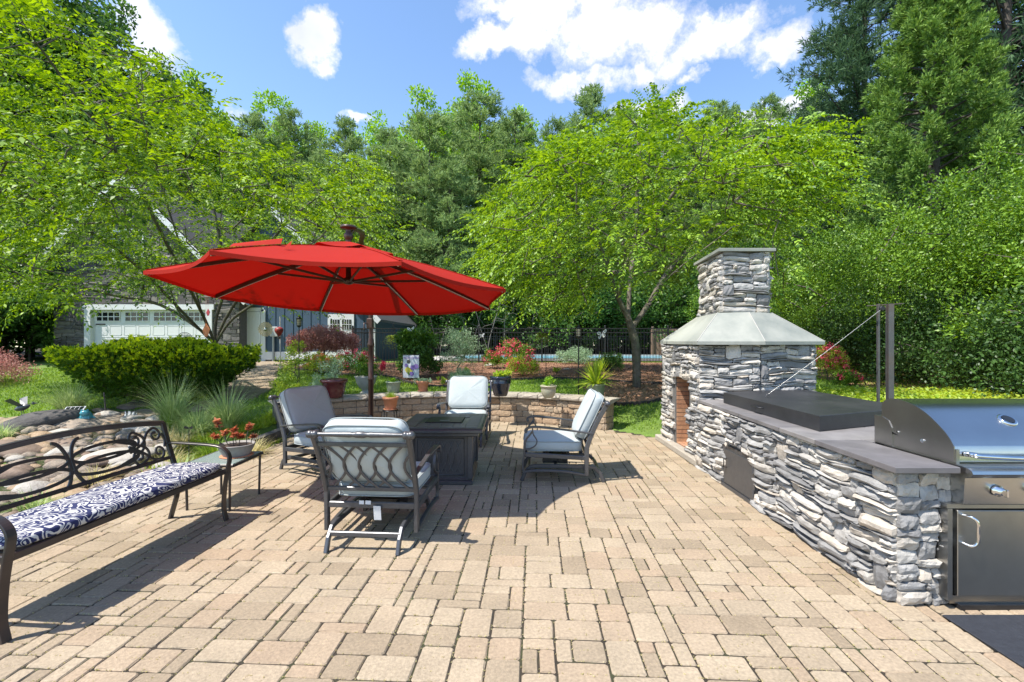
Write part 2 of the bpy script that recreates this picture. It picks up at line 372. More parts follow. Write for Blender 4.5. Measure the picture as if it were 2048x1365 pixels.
# ------------------------------------------------------------------ generators
def ss(t): t = np.clip(t, 0, 1); return t*t*(3-2*t)
AC = (-1.0, 5.5); AR = 4.1
def H(x, y):
    x = np.asarray(x, float); y = np.asarray(y, float)
    r = np.hypot(x-AC[0], y-AC[1])
    main = .5+.28*ss((y-10.5)/6.5)
    left = .12+.64*ss((y-7.5)/10.5)
    t = ss((x+6.2)/2.4)
    far = left*(1-t)+main*t
    garden = np.where(x < -3.9, np.where(y > 8.0, left*(1-t)+main*t*ss((y-8.0)/1.2)+left*t*(1-ss((y-8.0)/1.2)), left), far)
    slope = main*ss((r-4.15)/2.4)
    rightz = .42*ss((x-3.0)/1.0)
    out = garden
    out = np.where((x > 1.72), np.maximum(slope*(y > 6.5), rightz), out)
    pat = ((x > -3.9) & (y < 5.5)) | ((r < 4.22) & (y >= 5.5))
    pat = pat & (x < 2.6)
    pat = pat | ((x >= -3.9) & (x < 2.6) & (y < 7.8) & (x > 0)) | ((y < 2.9) & (x >= -3.9))
    out = np.where(pat, -.06, out)
    # shallow stream bed
    pond = np.exp(-(((x+5.6)/1.5)**2+((y-5.6)/2.6)**2)**2)
    out = np.where((x < -4.0), out-.10*pond, out)
    return out
def hz(x, y): return float(H(x, y))
def on(px, py):
    """ground point seen at a photo pixel"""
    for k in range(200):
        d = 2.2+k*.15
        x, z = PX(px, d), PZ(py, d)
        if z <= hz(x, d) and d > 3:
            return Vector((x, d, hz(x, d)))
    return Vector((PX(px, 30), 30, .78))
def axis_vals(lo, hi, a, b, fine, coarse):
    return np.unique(np.round(np.concatenate([np.arange(lo, a, coarse), np.arange(a, b, fine), np.arange(b, hi+coarse, coarse)]), 4))

def pack(nu, nv, choose, r):
    occ = np.zeros((nv, nu), bool); out = []
    for j in range(nv):
        for i in range(nu):
            if occ[j, i]: continue
            w, h = choose(r)
            mw = 0
            while i+mw < nu and mw < w and not occ[j, i+mw]: mw += 1
            mh = 1
            while j+mh < nv and mh < h and not occ[j+mh, i:i+mw].any(): mh += 1
            occ[j:j+mh, i:i+mw] = True; out.append((i, j, mw, mh))
    return out

def stones(V, F, W, Hh, fn, cell=(.045, .028), depth=(.02, .06), choose=None, seed=1, nx=5, ny=3, gap=.006, skip=None, warp=.012, jit=.007, rough=.006, round_=.3):
    r = random.Random(seed)
    nu, nv = max(1, round(W/cell[0])), max(1, round(Hh/cell[1])); cu, cv = W/nu, Hh/nv
    if choose is None:
        def choose(r):
            q = r.random()
            if q < .035: return r.randint(3, 4), r.randint(5, 7)
            if q < .14: return r.randint(2, 4), r.randint(2, 3)
            return r.randint(4, 11), r.choice([1, 1, 2, 2, 3])
    ph = [r.uniform(0, 6) for _ in range(6)]
    for (i, j, w, h) in pack(nu, nv, choose, r):
        u0, u1, v0, v1 = i*cu+gap/2, (i+w)*cu-gap/2, j*cv+gap/2, (j+h)*cv-gap/2
        if skip and skip((u0+u1)/2, (v0+v1)/2): continue
        D = r.uniform(*depth); tiltv = r.uniform(-.35, .35)*D; tu = r.uniform(-.3, .3)*D
        o = len(V); g = {}
        for b in range(ny+1):
            for a in range(nx+1):
                s, t = a/nx, b/ny; e = min(s, 1-s, t, 1-t)
                cs, ct = (s-.5)*2, (t-.5)*2
                k = 1-round_*.22*(abs(cs)**3)*(abs(ct)**3)
                uu = (u0+u1)/2+(u1-u0)/2*cs*k; vv = (v0+v1)/2+(v1-v0)/2*ct*k
                if e == 0: uu += r.uniform(-jit, jit); vv += r.uniform(-jit, jit)
                dd = D*(.72 if e == 0 else 1)+tiltv*ct+tu*cs+r.uniform(-rough, rough)*(1 if e > 0 else .5)
                uu = min(max(uu, 0), W); 
                wv = vv+warp*math.sin(uu*5.1+ph[0]+2*vv)+warp*.6*math.sin(uu*11+ph[1]+5*vv)
                g[a, b] = len(V); V.append(tuple(fn(uu, min(max(wv, 0), Hh), max(dd, .004))))
        for b in range(ny):
            for a in range(nx): F.append((g[a, b], g[a+1, b], g[a+1, b+1], g[a, b+1]))
        ring = [(a, 0) for a in range(nx)]+[(nx, b) for b in range(ny)]+[(a, ny) for a in range(nx, 0, -1)]+[(0, b) for b in range(ny, 0, -1)]
        back = []
        for (a, b) in ring:
            uu = u0+(u1-u0)*a/nx; vv = v0+(v1-v0)*b/ny
            wv = vv+warp*math.sin(uu*5.1+ph[0]+2*vv)+warp*.6*math.sin(uu*11+ph[1]+5*vv)
            back.append(len(V)); V.append(tuple(fn(uu, min(max(wv, 0), Hh), -.012)))
        for q in range(len(ring)):
            q2 = (q+1) % len(ring); F.append((g[ring[q]], back[q], back[q2], g[ring[q2]]))

def pavers(V, F, region, org, rot, inside, zf, cell=.09, seed=3, top=0.0, thick=.05, gap=.0085, choose=None):
    r = random.Random(seed); nu, nv = region
    ca, sa = math.cos(rot), math.sin(rot)
    if choose is None:
        def choose(r): return r.choice([(3, 2), (3, 2), (3, 2), (3, 2), (2, 2), (2, 2), (2, 3), (1, 2), (2, 1), (3, 2), (3, 1)])
    for (i, j, w, h) in pack(nu, nv, choose, r):
        u0, u1, v0, v1 = i*cell+gap/2, (i+w)*cell-gap/2, j*cell+gap/2, (j+h)*cell-gap/2
        def T(u, v): return (org[0]+u*ca-v*sa, org[1]+u*sa+v*ca)
        cx, cy = T((u0+u1)/2, (v0+v1)/2)
        if not inside(cx, cy): continue
        dz = r.uniform(-.0025, .0025); tx = r.uniform(-.006, .006); ty = r.uniform(-.006, .006)
        c = min(u1-u0, v1-v0)*.07; o = len(V)
        def outline(ins, jt):
            a0, a1, b0, b1 = u0+ins, u1-ins, v0+ins, v1-ins
            P = [(a0+c, b0), ((a0+a1)/2, b0), (a1-c, b0), (a1, b0+c), (a1, (b0+b1)/2), (a1, b1-c), (a1-c, b1), ((a0+a1)/2, b1), (a0+c, b1), (a0, b1-c), (a0, (b0+b1)/2), (a0, b0+c)]
            return [(p+r.uniform(-jt, jt), q+r.uniform(-jt, jt)) for p, q in P]
        for P, z in ((outline(0, .0022), -thick), (outline(.0, .0022), -.007), (outline(.006, .002), 0)):
            for (p, q) in P:
                X, Y = T(p, q); V.append((X, Y, zf(X, Y)+top+z+dz+tx*(p-u0)+ty*(q-v0)))
        for k in range(2):
            for q in range(12): q2 = (q+1) % 12; F.append((o+k*12+q, o+k*12+q2, o+k*12+12+q2, o+k*12+12+q))
        F.append(tuple(range(o+24, o+36)))

def unit(a): return a/np.maximum(np.linalg.norm(a, axis=-1, keepdims=True), 1e-9)
def rand_dirs(n, r=None): return unit((r or rng).normal(size=(n, 3)))
def leaf_quads(P, D, Nn, L, Wd, fold=.15):
    """P base (n,3); D direction; Nn normal-ish; returns (n,4,3) quads (rhombus leaves)"""
    D = unit(D); S = unit(np.cross(D, Nn)); U = np.cross(S, D)
    L = np.asarray(L).reshape(-1, 1)*np.ones((len(P), 1)); Wd = np.asarray(Wd).reshape(-1, 1)*np.ones((len(P), 1))
    m = P+D*L*.45
    return np.stack([P, m-S*Wd/2+U*L*fold*.5, P+D*L-U*L*fold*.3, m+S*Wd/2+U*L*fold*.5], 1)
def sprays(B, D, length, m, L, Wd, droop=.3, flat=.75, r=None, side=.85):
    """distichous leaf sprays: returns quads"""
    r = r or rng; n = len(B); D = unit(D)
    length = np.asarray(length).reshape(-1, 1)*np.ones((n, 1))
    up = np.array([0, 0, 1.])*flat+rand_dirs(n, r)*(1-flat); 
    S = unit(np.cross(D, up)); U = np.cross(S, D)
    t = (np.arange(m)+.5)/m; t = np.tile(t, (n, 1))+r.uniform(-.03, .03, (n, m))
    P = B[:, None]+D[:, None]*(length*t)[..., None]; P[..., 2] -= droop*(t**2)*length
    sg = np.where(np.arange(m) % 2 == 0, 1., -1.)[None, :, None]
    T = D[:, None]+np.array([0, 0, -2*droop])*t[..., None]
    LD = unit(T*.55+S[:, None]*sg*side+rand_dirs(n*m, r).reshape(n, m, 3)*.28+np.array([0, 0, -.22]))
    LN = unit(U[:, None]+rand_dirs(n*m, r).reshape(n, m, 3)*.35)
    ls = (L*(.50+.55*r.random((n, m))+.45*r.random((n, 1)))*(1-.3*t)).ravel()
    return leaf_quads(P.reshape(-1, 3), LD.reshape(-1, 3), LN.reshape(-1, 3), ls, ls*Wd)
def tufts(B, D, k, L, Wd, spread=.7, r=None, lift=0):
    """needle tufts: k thin triangles from each base"""
    r = r or rng; n = len(B); D = unit(D)
    d = unit(D[:, None]+rand_dirs(n*k, r).reshape(n, k, 3)*spread+np.array([0, 0, lift]))
    s = unit(np.cross(d, rand_dirs(n*k, r).reshape(n, k, 3)))
    ll = (np.asarray(L).reshape(-1, 1)*np.ones((n, 1))*(.7+.6*r.random((n, k))))[..., None]
    B2 = B[:, None]; wv = Wd*.5
    return np.stack([B2-s*wv*.4+d*0, B2+d*ll*.5-s*wv, B2+d*ll, B2+d*ll*.5+s*wv], 2).reshape(-1, 4, 3)
def quads_obj(name, Q, m, parent=None, loc=None, midx=None):
    Q = np.asarray(Q, dtype=np.float32); n, k, _ = Q.shape
    return mesh_obj(name, Q.reshape(-1, 3), np.arange(n*k).reshape(n, k), m, parent, midx=midx, loc=loc)
def in_ellipsoid(n, c, rad, r=None, shell=.0, zmin=None):
    r = r or rng; out = []
    while len(out) < n:
        p = r.uniform(-1, 1, (n*2, 3)); q = np.linalg.norm(p, axis=1)
        p = p[(q < 1) & (q > shell*r.random(len(q)))]
        P = p*np.array(rad)+np.array(c)
        if zmin is not None: P = P[P[:, 2] > zmin]
        out += list(P)
    return np.array(out[:n])

def skeleton(limbs, targets, step=.35, bend=.15, r=None):
    """limbs: list of (points, parent index) ; targets attach to the nearest node. returns nodes, parents, tip index of each target"""
    r = r or rng; P = []; par = []
    for pts, pi in limbs:
        pts = bez(pts, 5); prev = pi if pi is not None else -1
        for k, p in enumerate(pts):
            P.append(np.array(p)); par.append(prev); prev = len(P)-1
    root = np.array(P[0])
    order = np.argsort([min(np.linalg.norm(t-q) for q in P[::3]) for t in targets]); tips = [0]*len(targets)
    A = np.zeros((len(P)+len(targets)*12, 3)); A[:len(P)] = P; n = len(P)
    for ti in order:
        t = targets[ti]; d = np.linalg.norm(A[:n]-t, axis=1)+.25*np.maximum(0, A[:n, 2]-t[2])
        d[:3] += 1
        i = int(np.argmin(d)); a = A[i].copy(); ln = np.linalg.norm(t-a); k = int(max(1, min(9, ln/step)))
        side = r.normal(size=3)*bend*ln; prev = i
        for j in range(1, k+1):
            s = j/k; q = a+(t-a)*s+side*math.sin(math.pi*s)*.5; q[2] += .1*ln*math.sin(math.pi*s)
            A[n] = q; par.append(prev); prev = n; n += 1
        tips[ti] = prev
    return A[:n], par, tips
def limb_mesh(name, A, par, r_tip, power, mats, parent, rmax=None, rmin=0, sides=5, prune=0):
    n = len(A); acc = np.zeros(n); kidsn = [[] for _ in range(n)]
    for i, p in enumerate(par):
        if p >= 0: kidsn[p].append(i)
    R = np.zeros(n)
    for i in range(n-1, -1, -1):
        if not kidsn[i]: R[i] = r_tip
        else: R[i] = (sum(R[k]**power for k in kidsn[i]))**(1/power)
    if rmax: R = np.minimum(R, rmax)
    V = []; F = []
    def ring(c, t, rad, k):
        t = unit(t); a = np.cross(t, [0, 0, 1.]) if abs(t[2]) < .9 else np.cross(t, [1., 0, 0]); a = unit(a); b = np.cross(t, a)
        o = len(V)
        for q in range(k): V.append(c+(a*math.cos(2*math.pi*q/k)+b*math.sin(2*math.pi*q/k))*rad)
        return o
    for i, p in enumerate(par):
        if p < 0 or R[i] < prune: continue
        k = sides if R[i] < .03 else 8
        t = A[i]-A[p]
        if np.linalg.norm(t) < 1e-6: continue
        rp = min(R[p], R[i]*1.25) if len(kidsn[p]) > 1 else R[p]
        o1 = ring(A[p], t, rp, k); o2 = ring(A[i], t, R[i], k)
        for q in range(k): q2 = (q+1) % k; F.append((o1+q, o1+q2, o2+q2, o2+q))
    return mesh_obj(name, V, F, mats, parent, smooth=True)

# ------------------------------------------------------------------ the setting
xs = axis_vals(-70, 70, -9, 6.5, .11, 1.5); ys = axis_vals(-12, 90, 1.5, 13, .11, 1.0)
X, Y = np.meshgrid(xs, ys); Z = H(X, Y)
Z = Z+.012*np.sin(X*2.3+Y)*np.sin(Y*1.7)*(Z > 0)
V = np.stack([X, Y, Z], -1).reshape(-1, 3); nx_ = len(xs); ny_ = len(ys)
ii, jj = np.meshgrid(np.arange(nx_-1), np.arange(ny_-1)); b = (jj*nx_+ii).ravel()
tag(mesh_obj('ground', V, np.stack([b, b+1, b+1+nx_, b+nx_], 1), M['lawn'], smooth=True), kind='structure')
ROT = -math.radians(2.8)
def in_patio(x, y):
    r = math.hypot(x-AC[0], y-AC[1])
    if x < -3.84: return False
    if y < 5.5: return (x < 2.62) or (y < 2.97 and x < 6)
    if r < 4.2 and x < 2.62: return True
    return 0 < x < 2.62 and y < 7.9-(x-2.4)*-.5 and r < 4.6
V, F = [], []
pavers(V, F, (118, 110), (-4.3, .1), ROT, in_patio, lambda x, y: 0)
tag(mesh_obj('patio', V, F, M['paver']), kind='structure')
mb = MB(); mb.add([(-3.9, -1, -.008), (7, -1, -.008), (7, 2.97, -.008), (2.62, 2.97, -.008), (2.62, 8.1, -.008), (1.7, 8.9, -.008), (0, 9.65, -.008), (-2, 9.65, -.008), (-3.9, 8.6, -.008)], [tuple(range(9))])
tag(mb.build('patio_bed', M['joint']), kind='structure')
# tufts of moss and weed in the joints
r = np.random.default_rng(5)
n = 16000; P = np.stack([r.uniform(-3.8, 2.4, n), r.uniform(2, 9, n), np.full(n, -.004)], 1)
ca, sa = math.cos(-ROT), math.sin(-ROT)
gx = ((P[:, 0]+4.3)*ca-(P[:, 1]-.1)*sa); gy = ((P[:, 0]+4.3)*sa+(P[:, 1]-.1)*ca)
k = r.random(n) < .5
gx = np.where(k, np.round(gx/.09)*.09, gx); gy = np.where(k, gy, np.round(gy/.09)*.09)
P[:, 0] = -4.3+gx*math.cos(ROT)-gy*math.sin(ROT); P[:, 1] = .1+gx*math.sin(ROT)+gy*math.cos(ROT)
P = P[[in_patio(a, b) for a, b in P[:, :2]]]
tag(quads_obj('joint_moss', tufts(P, np.tile([0, 0, 1.], (len(P), 1)), 4, .009, .004, 1.0, r), M['straw']), 'dry moss and grass wisps in the paver joints', 'moss', kind='stuff')

def sheet(name, inside, bbox, off, m, step=.12):
    xs = np.arange(bbox[0], bbox[1], step); ys = np.arange(bbox[2], bbox[3], step); idx = {}; V = []; F = []
    def vid(i, j):
        if (i, j) not in idx: idx[i, j] = len(V); x, y = bbox[0]+i*step, bbox[2]+j*step; V.append((x, y, hz(x, y)+off))
        return idx[i, j]
    for j in range(len(ys)):
        for i in range(len(xs)):
            if inside(xs[i]+step/2, ys[j]+step/2): F.append((vid(i, j), vid(i+1, j), vid(i+1, j+1), vid(i, j+1)))
    return mesh_obj(name, V, F, m)
def poly_in(poly):
    def f(x, y):
        c = False; n = len(poly)
        for i in range(n):
            x1, y1 = poly[i]; x2, y2 = poly[(i+1) % n]
            if (y1 > y) != (y2 > y) and x < (x2-x1)*(y-y1)/(y2-y1)+x1: c = not c
        return c
    return f
EDGE = [(-7.5, 15.8), (-6.1, 14.9), (-4.75, 13.85), (-3.6, 13.3), (-2.67, 12.1), (-1.9, 11.35), (-1.3, 11.5), (-.6, 12.4), (.15, 12.7), (1.1, 12.9), (2.0, 12.75), (2.77, 12.3), (3.7, 11.9), (5.2, 11.7), (7.5, 11.9)]
EC = [tuple(p)[:2] for p in bez([(a, b, 0) for a, b in EDGE], 4)]
bedin = poly_in(EC+[(8.6, 14), (8.8, 18.2), (-6.0, 18.2), (-7.8, 17)])
tag(sheet('mulch_bed', bedin, (-8, 9, 11, 18.4), .022, M['mulch']), kind='structure')
ringc = (2.95, 10.95)
ringin = lambda x, y: math.hypot(x-ringc[0], (y-ringc[1])*1.0) < 1.25
tag(sheet('tree_mulch_ring', ringin, (1.5, 4.5, 9.5, 12.4), .022, M['mulch'], .1), kind='structure')
def flakes(n, inside, bbox, seed, zoff=.03, lo=.03, hi=.075):
    r = np.random.default_rng(seed); P = np.stack([r.uniform(bbox[0], bbox[1], n), r.uniform(bbox[2], bbox[3], n)], 1)
    P = P[[inside(a, b) for a, b in P]]; z = H(P[:, 0], P[:, 1])+zoff+r.uniform(0, .012, len(P)); P = np.column_stack([P, z])
    D = rand_dirs(len(P), r); D[:, 2] *= .3; Nn = rand_dirs(len(P), r)*.4+np.array([0, 0, 1])
    L = r.uniform(lo, hi, len(P)); return leaf_quads(P, D, Nn, L, L*.4)
Q = np.concatenate([flakes(30000, bedin, (-8, 9, 11, 18.3), 11), flakes(3500, ringin, (1.6, 4.3, 9.6, 12.3), 12)])
tag(quads_obj('mulch_chips', Q, M['mulch']), 'loose red brown bark mulch chips scattered over the planting beds', 'mulch', kind='stuff')
def strip(name, pts, label, hgt=.09, th=.05, m='edging', cat='edging'):
    mb = MB(); P = [Vector((p[0], p[1], hz(p[0], p[1])+hgt/2-.02)) for p in pts]
    mb.tube(P, 1, flat=(th, hgt)); o = mb.build(name, M[m]); return tag(o, label, cat)
strip('garden_edging', EC, 'thin black curved edging between the lawn strip and the mulch bed')
strip('garden_edging', [(ringc[0]+1.27*math.cos(a), ringc[1]+1.27*math.sin(a)) for a in np.linspace(-2.9, .3, 24)], 'black edging arc around the mulch ring of the right tree')
# long dark border along the left of the patio
V, F = [], []
stones(V, F, 7.2, .18, lambda u, v, d: Vector((-3.86+d*.4, 1.3+u, v-.015)), cell=(.1, .06), depth=(.01, .04), choose=lambda r: (r.randint(2, 4), 3), seed=9, nx=3, ny=2)
mb = MB(); mb.box((-3.93, 4.9, .075), (.13, 7.2, .17))
mb.add(V, F); o = mb.build('brick_edging', M['darkrock']); tag(o, 'long dark brick edging between the patio and the left rock garden', 'edging')
# path from the garage door down to the stream
PATH = [(-9.9, 19.3), (-9.6, 18.4), (-8.6, 15.4), (-7.4, 13.2), (-6.7, 11.6), (-6.7, 10.2), (-7.6, 9.35), (-9.2, 8.75), (-12, 8.2), (-15, 8.0)]
PC = [tuple(p)[:2] for p in bez([(a, b, 0) for a, b in PATH], 8)]; PCa = np.array(PC)
PWd = [1.0, 1.0, .8, .6, .5, .42, .4, .4, .4, .4]
PWi = np.interp(np.arange(len(PC))/8, range(10), PWd)
def pathin(x, y, ex=0):
    d = np.hypot(PCa[:, 0]-x, PCa[:, 1]-y); i = d.argmin(); return d[i] < PWi[i]+ex
tag(sheet('path_bed', lambda x, y: pathin(x, y, .0), (-16, -5, 7, 19.6), .012, M['joint'], .1), kind='structure')
V, F = [], []
pavers(V, F, (120, 135), (-15.5, 7.5), math.radians(-22)*0+.0, pathin, lambda x, y: hz(x, y)+.022, cell=.1, seed=8, gap=.008, choose=lambda r: r.choice([(2, 1), (2, 1), (2, 2), (1, 2)]))
tag(mesh_obj('garden_path', V, F, M['paver']), kind='structure')
# lawn blades
def lawn_ok(x, y):
    if bedin(x, y) or ringin(x, y) or pathin(x, y, .03): return False
    r = math.hypot(x-AC[0], y-AC[1])
    if hz(x, y) < .01: return False
    if x < -3.8 and x > -8.6 and y < 9.8 and abs(x-(-5.4-.42*(y-4.5))) < 1.9: return False
    if -3.9 < x < 1.9 and r < 4.45: return False
    if 2.2 < x < 5 and y < 8.3: return False
    return True
r = np.random.default_rng(21); n = 270000
P = np.stack([r.uniform(-16, 12, n), 2.0+ (r.random(n)**1.25)*16.5, np.zeros(n)], 1)
# thin out by view
P = P[(np.abs(P[:, 0]/P[:, 1]) < 1.2) | ((P[:, 0] < -3.9) & (P[:, 0] > -9))]
near = r.random(len(P)) < np.clip(11/P[:, 1], 0, 1)
P = P[near]; gxi = {}
ok = np.array([gxi.setdefault((round(a*8), round(b*8)), lawn_ok(round(a*8)/8, round(b*8)/8)) for a, b in P[:, :2]])
P = P[ok]; P[:, 2] = H(P[:, 0], P[:, 1])
D = np.tile([0, 0, 1.], (len(P), 1))+rand_dirs(len(P), r)*.45
L = r.uniform(.03, .06, len(P))*(1+P[:, 1]*.02)
tag(quads_obj('lawn_grass', leaf_quads(P, D, rand_dirs(len(P), r), L, .009+P[:, 1]*.0008), M['grass']), 'short mown lawn grass around the patio and beds', 'grass', kind='stuff')
# pool, beyond the fence
mb = MB(); zt = .80
PO = [(-2.6, 20.2), (8.3, 20.2), (9.4, 21.2), (9.6, 23.6), (8.6, 25.2), (2, 25.6), (-2.6, 25.2)]
mb.add([(x, y, zt+.03) for x, y in PO], [tuple(range(7))]); tag(mb.build('pool_water', M['pool']), kind='structure')
mb = MB(); 
cx_, cy_ = 3.2, 22.8; PI_ = PO; n7 = len(PO)
def off(p, d): v = Vector((p[0]-cx_, p[1]-cy_)); v = v*(1+d/v.length); return (cx_+v.x, cy_+v.y)
for a, bq, z0, z1 in ((0, .3, zt+.10, zt+.10), (.3, 1.6, zt+.04, zt+.02)):
    for i in range(n7):
        j = (i+1) % n7; A_, B_ = off(PO[i], a), off(PO[j], a); C_, D_ = off(PO[j], bq), off(PO[i], bq)
        mb.add([(*A_, z0), (*D_, z1), (*C_, z1), (*B_, z0)], [(0, 1, 2, 3)])
        if a == 0: mb.add([(*A_, z0), (*B_, z0), (*B_, zt), (*A_, zt)], [(0, 1, 2, 3)])
tag(mb.build('pool_deck', M['cond']), kind='structure')
# stream and pond water
mb = MB(); S_ = [(-4.5, 3.0), (-4.6, 4.6), (-5.1, 5.6), (-5.7, 6.7), (-6.4, 7.6), (-7.3, 8.3), (-7.7, 8.1), (-7.0, 7.0), (-6.4, 6), (-6.0, 4.8), (-5.8, 3.0)]
mb.add([(x, y, .115) for x, y in S_], [tuple(range(len(S_)))])
tag(mb.build('stream_water', M['pond']), kind='structure')
# ------------------------------------------------------------------ curved seat wall
def arcp(a, r, z=0): return Vector((AC[0]+r*math.cos(a), AC[1]+r*math.sin(a), z))
A0, A1 = math.radians(139), math.radians(48.5)
sw = empty('seat_wall', arcp((A0+A1)/2, AR), 0, 'low curved retaining wall of tan tumbled blocks with pots on its cap', 'wall')
def loc0(o, par): o.location = -par.location; return o
V, F = [], []
Lw = (A0-A1)*AR
stones(V, F, Lw, .48, lambda u, v, d: arcp(A0-u/AR, AR-d*.5, v), cell=(.06, .06), depth=(.03, .06), seed=4, gap=.008, warp=.0, jit=.004, rough=.01, round_=.6,
       choose=lambda r: (r.choice([3, 4, 6, 7]), 2))
stones(V, F, .3, .48, lambda u, v, d: arcp(A1, AR+u, v)+Vector((math.sin(A1), -math.cos(A1), 0))*d*.4, cell=(.06, .06), depth=(.03, .05), seed=5, warp=0, choose=lambda r: (r.choice([2, 3, 5]), 2))
loc0(mesh_obj('block_face', V, F, M['block'], sw), sw)
mb = MB(); n = 40
for k in range(n):
    a, b = A0+(A1-A0)*k/n, A0+(A1-A0)*(k+1)/n
    q = [arcp(a, AR+.004), arcp(b, AR+.004), arcp(b, AR+.3), arcp(a, AR+.3)]
    V = [(*p.xy, z) for z in (-.05, .485) for p in q]; mb.add(V, [(0, 1, 5, 4), (1, 2, 6, 5), (2, 3, 7, 6), (3, 0, 4, 7), (4, 5, 6, 7)])
loc0(mb.build('core', M['mortar'], sw), sw)
rr = random.Random(3); mb = MB(); a = A0+.02
V, F = [], []
while a > A1-.02:
    L = rr.choice([.38, .42, .46]); b = max(a-L/AR, A1-.035)
    if a-b < .03: break
    # top face + rough front
    g = {}; nx, nr = 5, 6; o = len(V)
    prof = [(-.045, .49), (-.075, .515), (-.07, .545), (-.055, .572), (.02, .582), (.17, .583), (.33, .582)]
    for i in range(nx+1):
        aa = a-(a-b)*(i/nx) ; aa += (-.0012 if i == 0 else .0012 if i == nx else 0)
        for j, (dr, z) in enumerate(prof):
            jr = rr.uniform(-.012, .012) if j < 4 else 0
            V.append(tuple(arcp(aa, AR+dr+jr+(.006 if i in (0, nx) and j < 4 else 0), z+(rr.uniform(-.003, .003) if j > 3 else 0))))
    for i in range(nx):
        for j in range(6): F.append((o+i*7+j, o+i*7+7+j, o+i*7+8+j, o+i*7+j+1))
    for i in (0, nx): F.append(tuple(o+i*7+j for j in range(7)))
    a = b-.0015
loc0(mesh_obj('cap_stones', V, F, M['cap'], sw), sw)

# ------------------------------------------------------------------ fireplace
fp = empty('outdoor_fireplace', (3.3, 6.9, 0), 0, 'tall grey stacked stone fireplace with slate hood, square chimney and arched brick firebox', 'fireplace')
B = [Vector((2.50, 7.68)), Vector((2.50, 6.22)), Vector((3.20, 6.0)), Vector((4.0, 6.15)), Vector((4.15, 7.62))]
def face(p, q, z0, z1, seed, V, F, skip=None, **kw):
    d = (q-p); L = d.length; d.normalize(); n = Vector((d.y, -d.x)); c = sum(B, Vector((0, 0)))/5
    if n.dot(p-c) < 0: n = -n
    stones(V, F, L, z1-z0, lambda u, v, e: Vector((p.x+d.x*u+n.x*e, p.y+d.y*u+n.y*e, z0+v)), seed=seed, skip=skip, **kw)
V, F = [], []
def arch(u, v): return .52 < u < 1.13 and v < 1.02+.06*math.cos((u-.82)*5)
face(B[0], B[1], .08, 1.6, 31, V, F, skip=arch)
face(B[1], B[2], .05, 1.6, 32, V, F); face(B[2], B[3], .05, 1.6, 33, V, F); face(B[3], B[4], .05, 1.6, 34, V, F)
body = loc0(mesh_obj('stone_body', V, F, M['stone'], fp), fp)
mb = MB()
def inset(poly, k=.012):
    c = sum(poly, Vector((0, 0)))/len(poly); return [p+(c-p).normalized()*k for p in poly]
mb.prism([(2.512, 6.235), (3.2, 6.02), (3.985, 6.16), (4.05, 6.578), (2.512, 6.578)], 0, 1.12)
mb.prism([(2.512, 7.132), (4.09, 7.132), (4.13, 7.6), (2.512, 7.66)], 0, 1.12)
mb.prism([(3.12, 6.578), (4.05, 6.578), (4.09, 7.132), (3.12, 7.132)], 0, 1.12)
mb.prism([(2.512, 6.235), (3.2, 6.02), (3.985, 6.16), (4.13, 7.6), (2.512, 7.66)], 1.12, 1.6)
mb.prism([(2.9, 6.36), (3.48, 6.36), (3.57, 7.38), (3.02, 7.38)], 1.6, 2.86)
loc0(mb.build('mortar_core', M['mortar'], fp), fp)
# brick firebox: side walls, back, floor and arch rim
V, F = [], []
bk = dict(cell=(.1, .065), depth=(.002, .006), choose=lambda r: (2, 1), gap=.008, warp=0, jit=.001, rough=.001, nx=2, ny=1, round_=.2)
stones(V, F, .6, 1.04, lambda u, v, e: Vector((2.52+u, 7.125-e, .10+v)), seed=41, **bk)
stones(V, F, .6, 1.04, lambda u, v, e: Vector((2.52+u, 6.585+e, .10+v)), seed=42, **bk)
stones(V, F, .54, 1.04, lambda u, v, e: Vector((3.115-e, 6.585+u, .10+v)), seed=43, **bk)
stones(V, F, .54, .6, lambda u, v, e: Vector((2.52+v, 6.585+u, .105+e)), seed=44, **bk)
loc0(mesh_obj('firebox_brick', V, F, M['brick'], fp), fp)
mb = MB(); mb.box((2.52, 6.95, .045), (.24, 1.72, .09), bev=.012); loc0(mb.build('hearth_curb', M['cap'], fp), fp)
# arched lintel stones
V, F = [], []
for k in range(7):
    y = 7.22-.1*k-.02; 
stones(V, F, .78, .16, lambda u, v, e: Vector((2.5-e, 7.25-u, 1.06+v+.06*math.cos((u-.39)*4))), seed=45, cell=(.1, .16), choose=lambda r: (1, 1), depth=(.03, .05))
loc0(mesh_obj('arch_stones', V, F, M['stone'], fp), fp)
LO = [(2.47, 7.74), (2.42, 6.08), (3.2, 5.87), (4.12, 6.12), (4.3, 7.74)]
UP = [(2.97, 7.44), (2.80, 6.33), (3.17, 6.22), (3.53, 6.33), (3.64, 7.44)]
mb = MB()
def V3(p, z): return Vector((p[0], p[1], z))
for i in range(5):
    j = (i+1) % 5
    a, b, c, d = V3(LO[i], 1.645), V3(LO[j], 1.645), V3(UP[j], 2.035), V3(UP[i], 2.035)
    e = .0015; ab = (b-a).normalized()*e*2; dc = (c-d).normalized()*e*2
    mb.add([a+ab, b-ab, c-dc, d+dc], [(0, 1, 2, 3)])
    mb.add([V3(LO[i], 1.603), V3(LO[j], 1.603), b, a], [(0, 1, 2, 3)])
    # thin mortar seam along each hip
    mb.tube([V3(LO[i], 1.645), V3(UP[i], 2.035)], .006, 6, 1)
mb.add([V3(p, 1.603) for p in LO], [(0, 1, 2, 3, 4)]); mb.add([V3(p, 2.035) for p in UP], [(0, 1, 2, 3, 4)])
loc0(mb.build('slate_hood', [M['hood'], M['cond']], fp), fp)
V, F = [], []
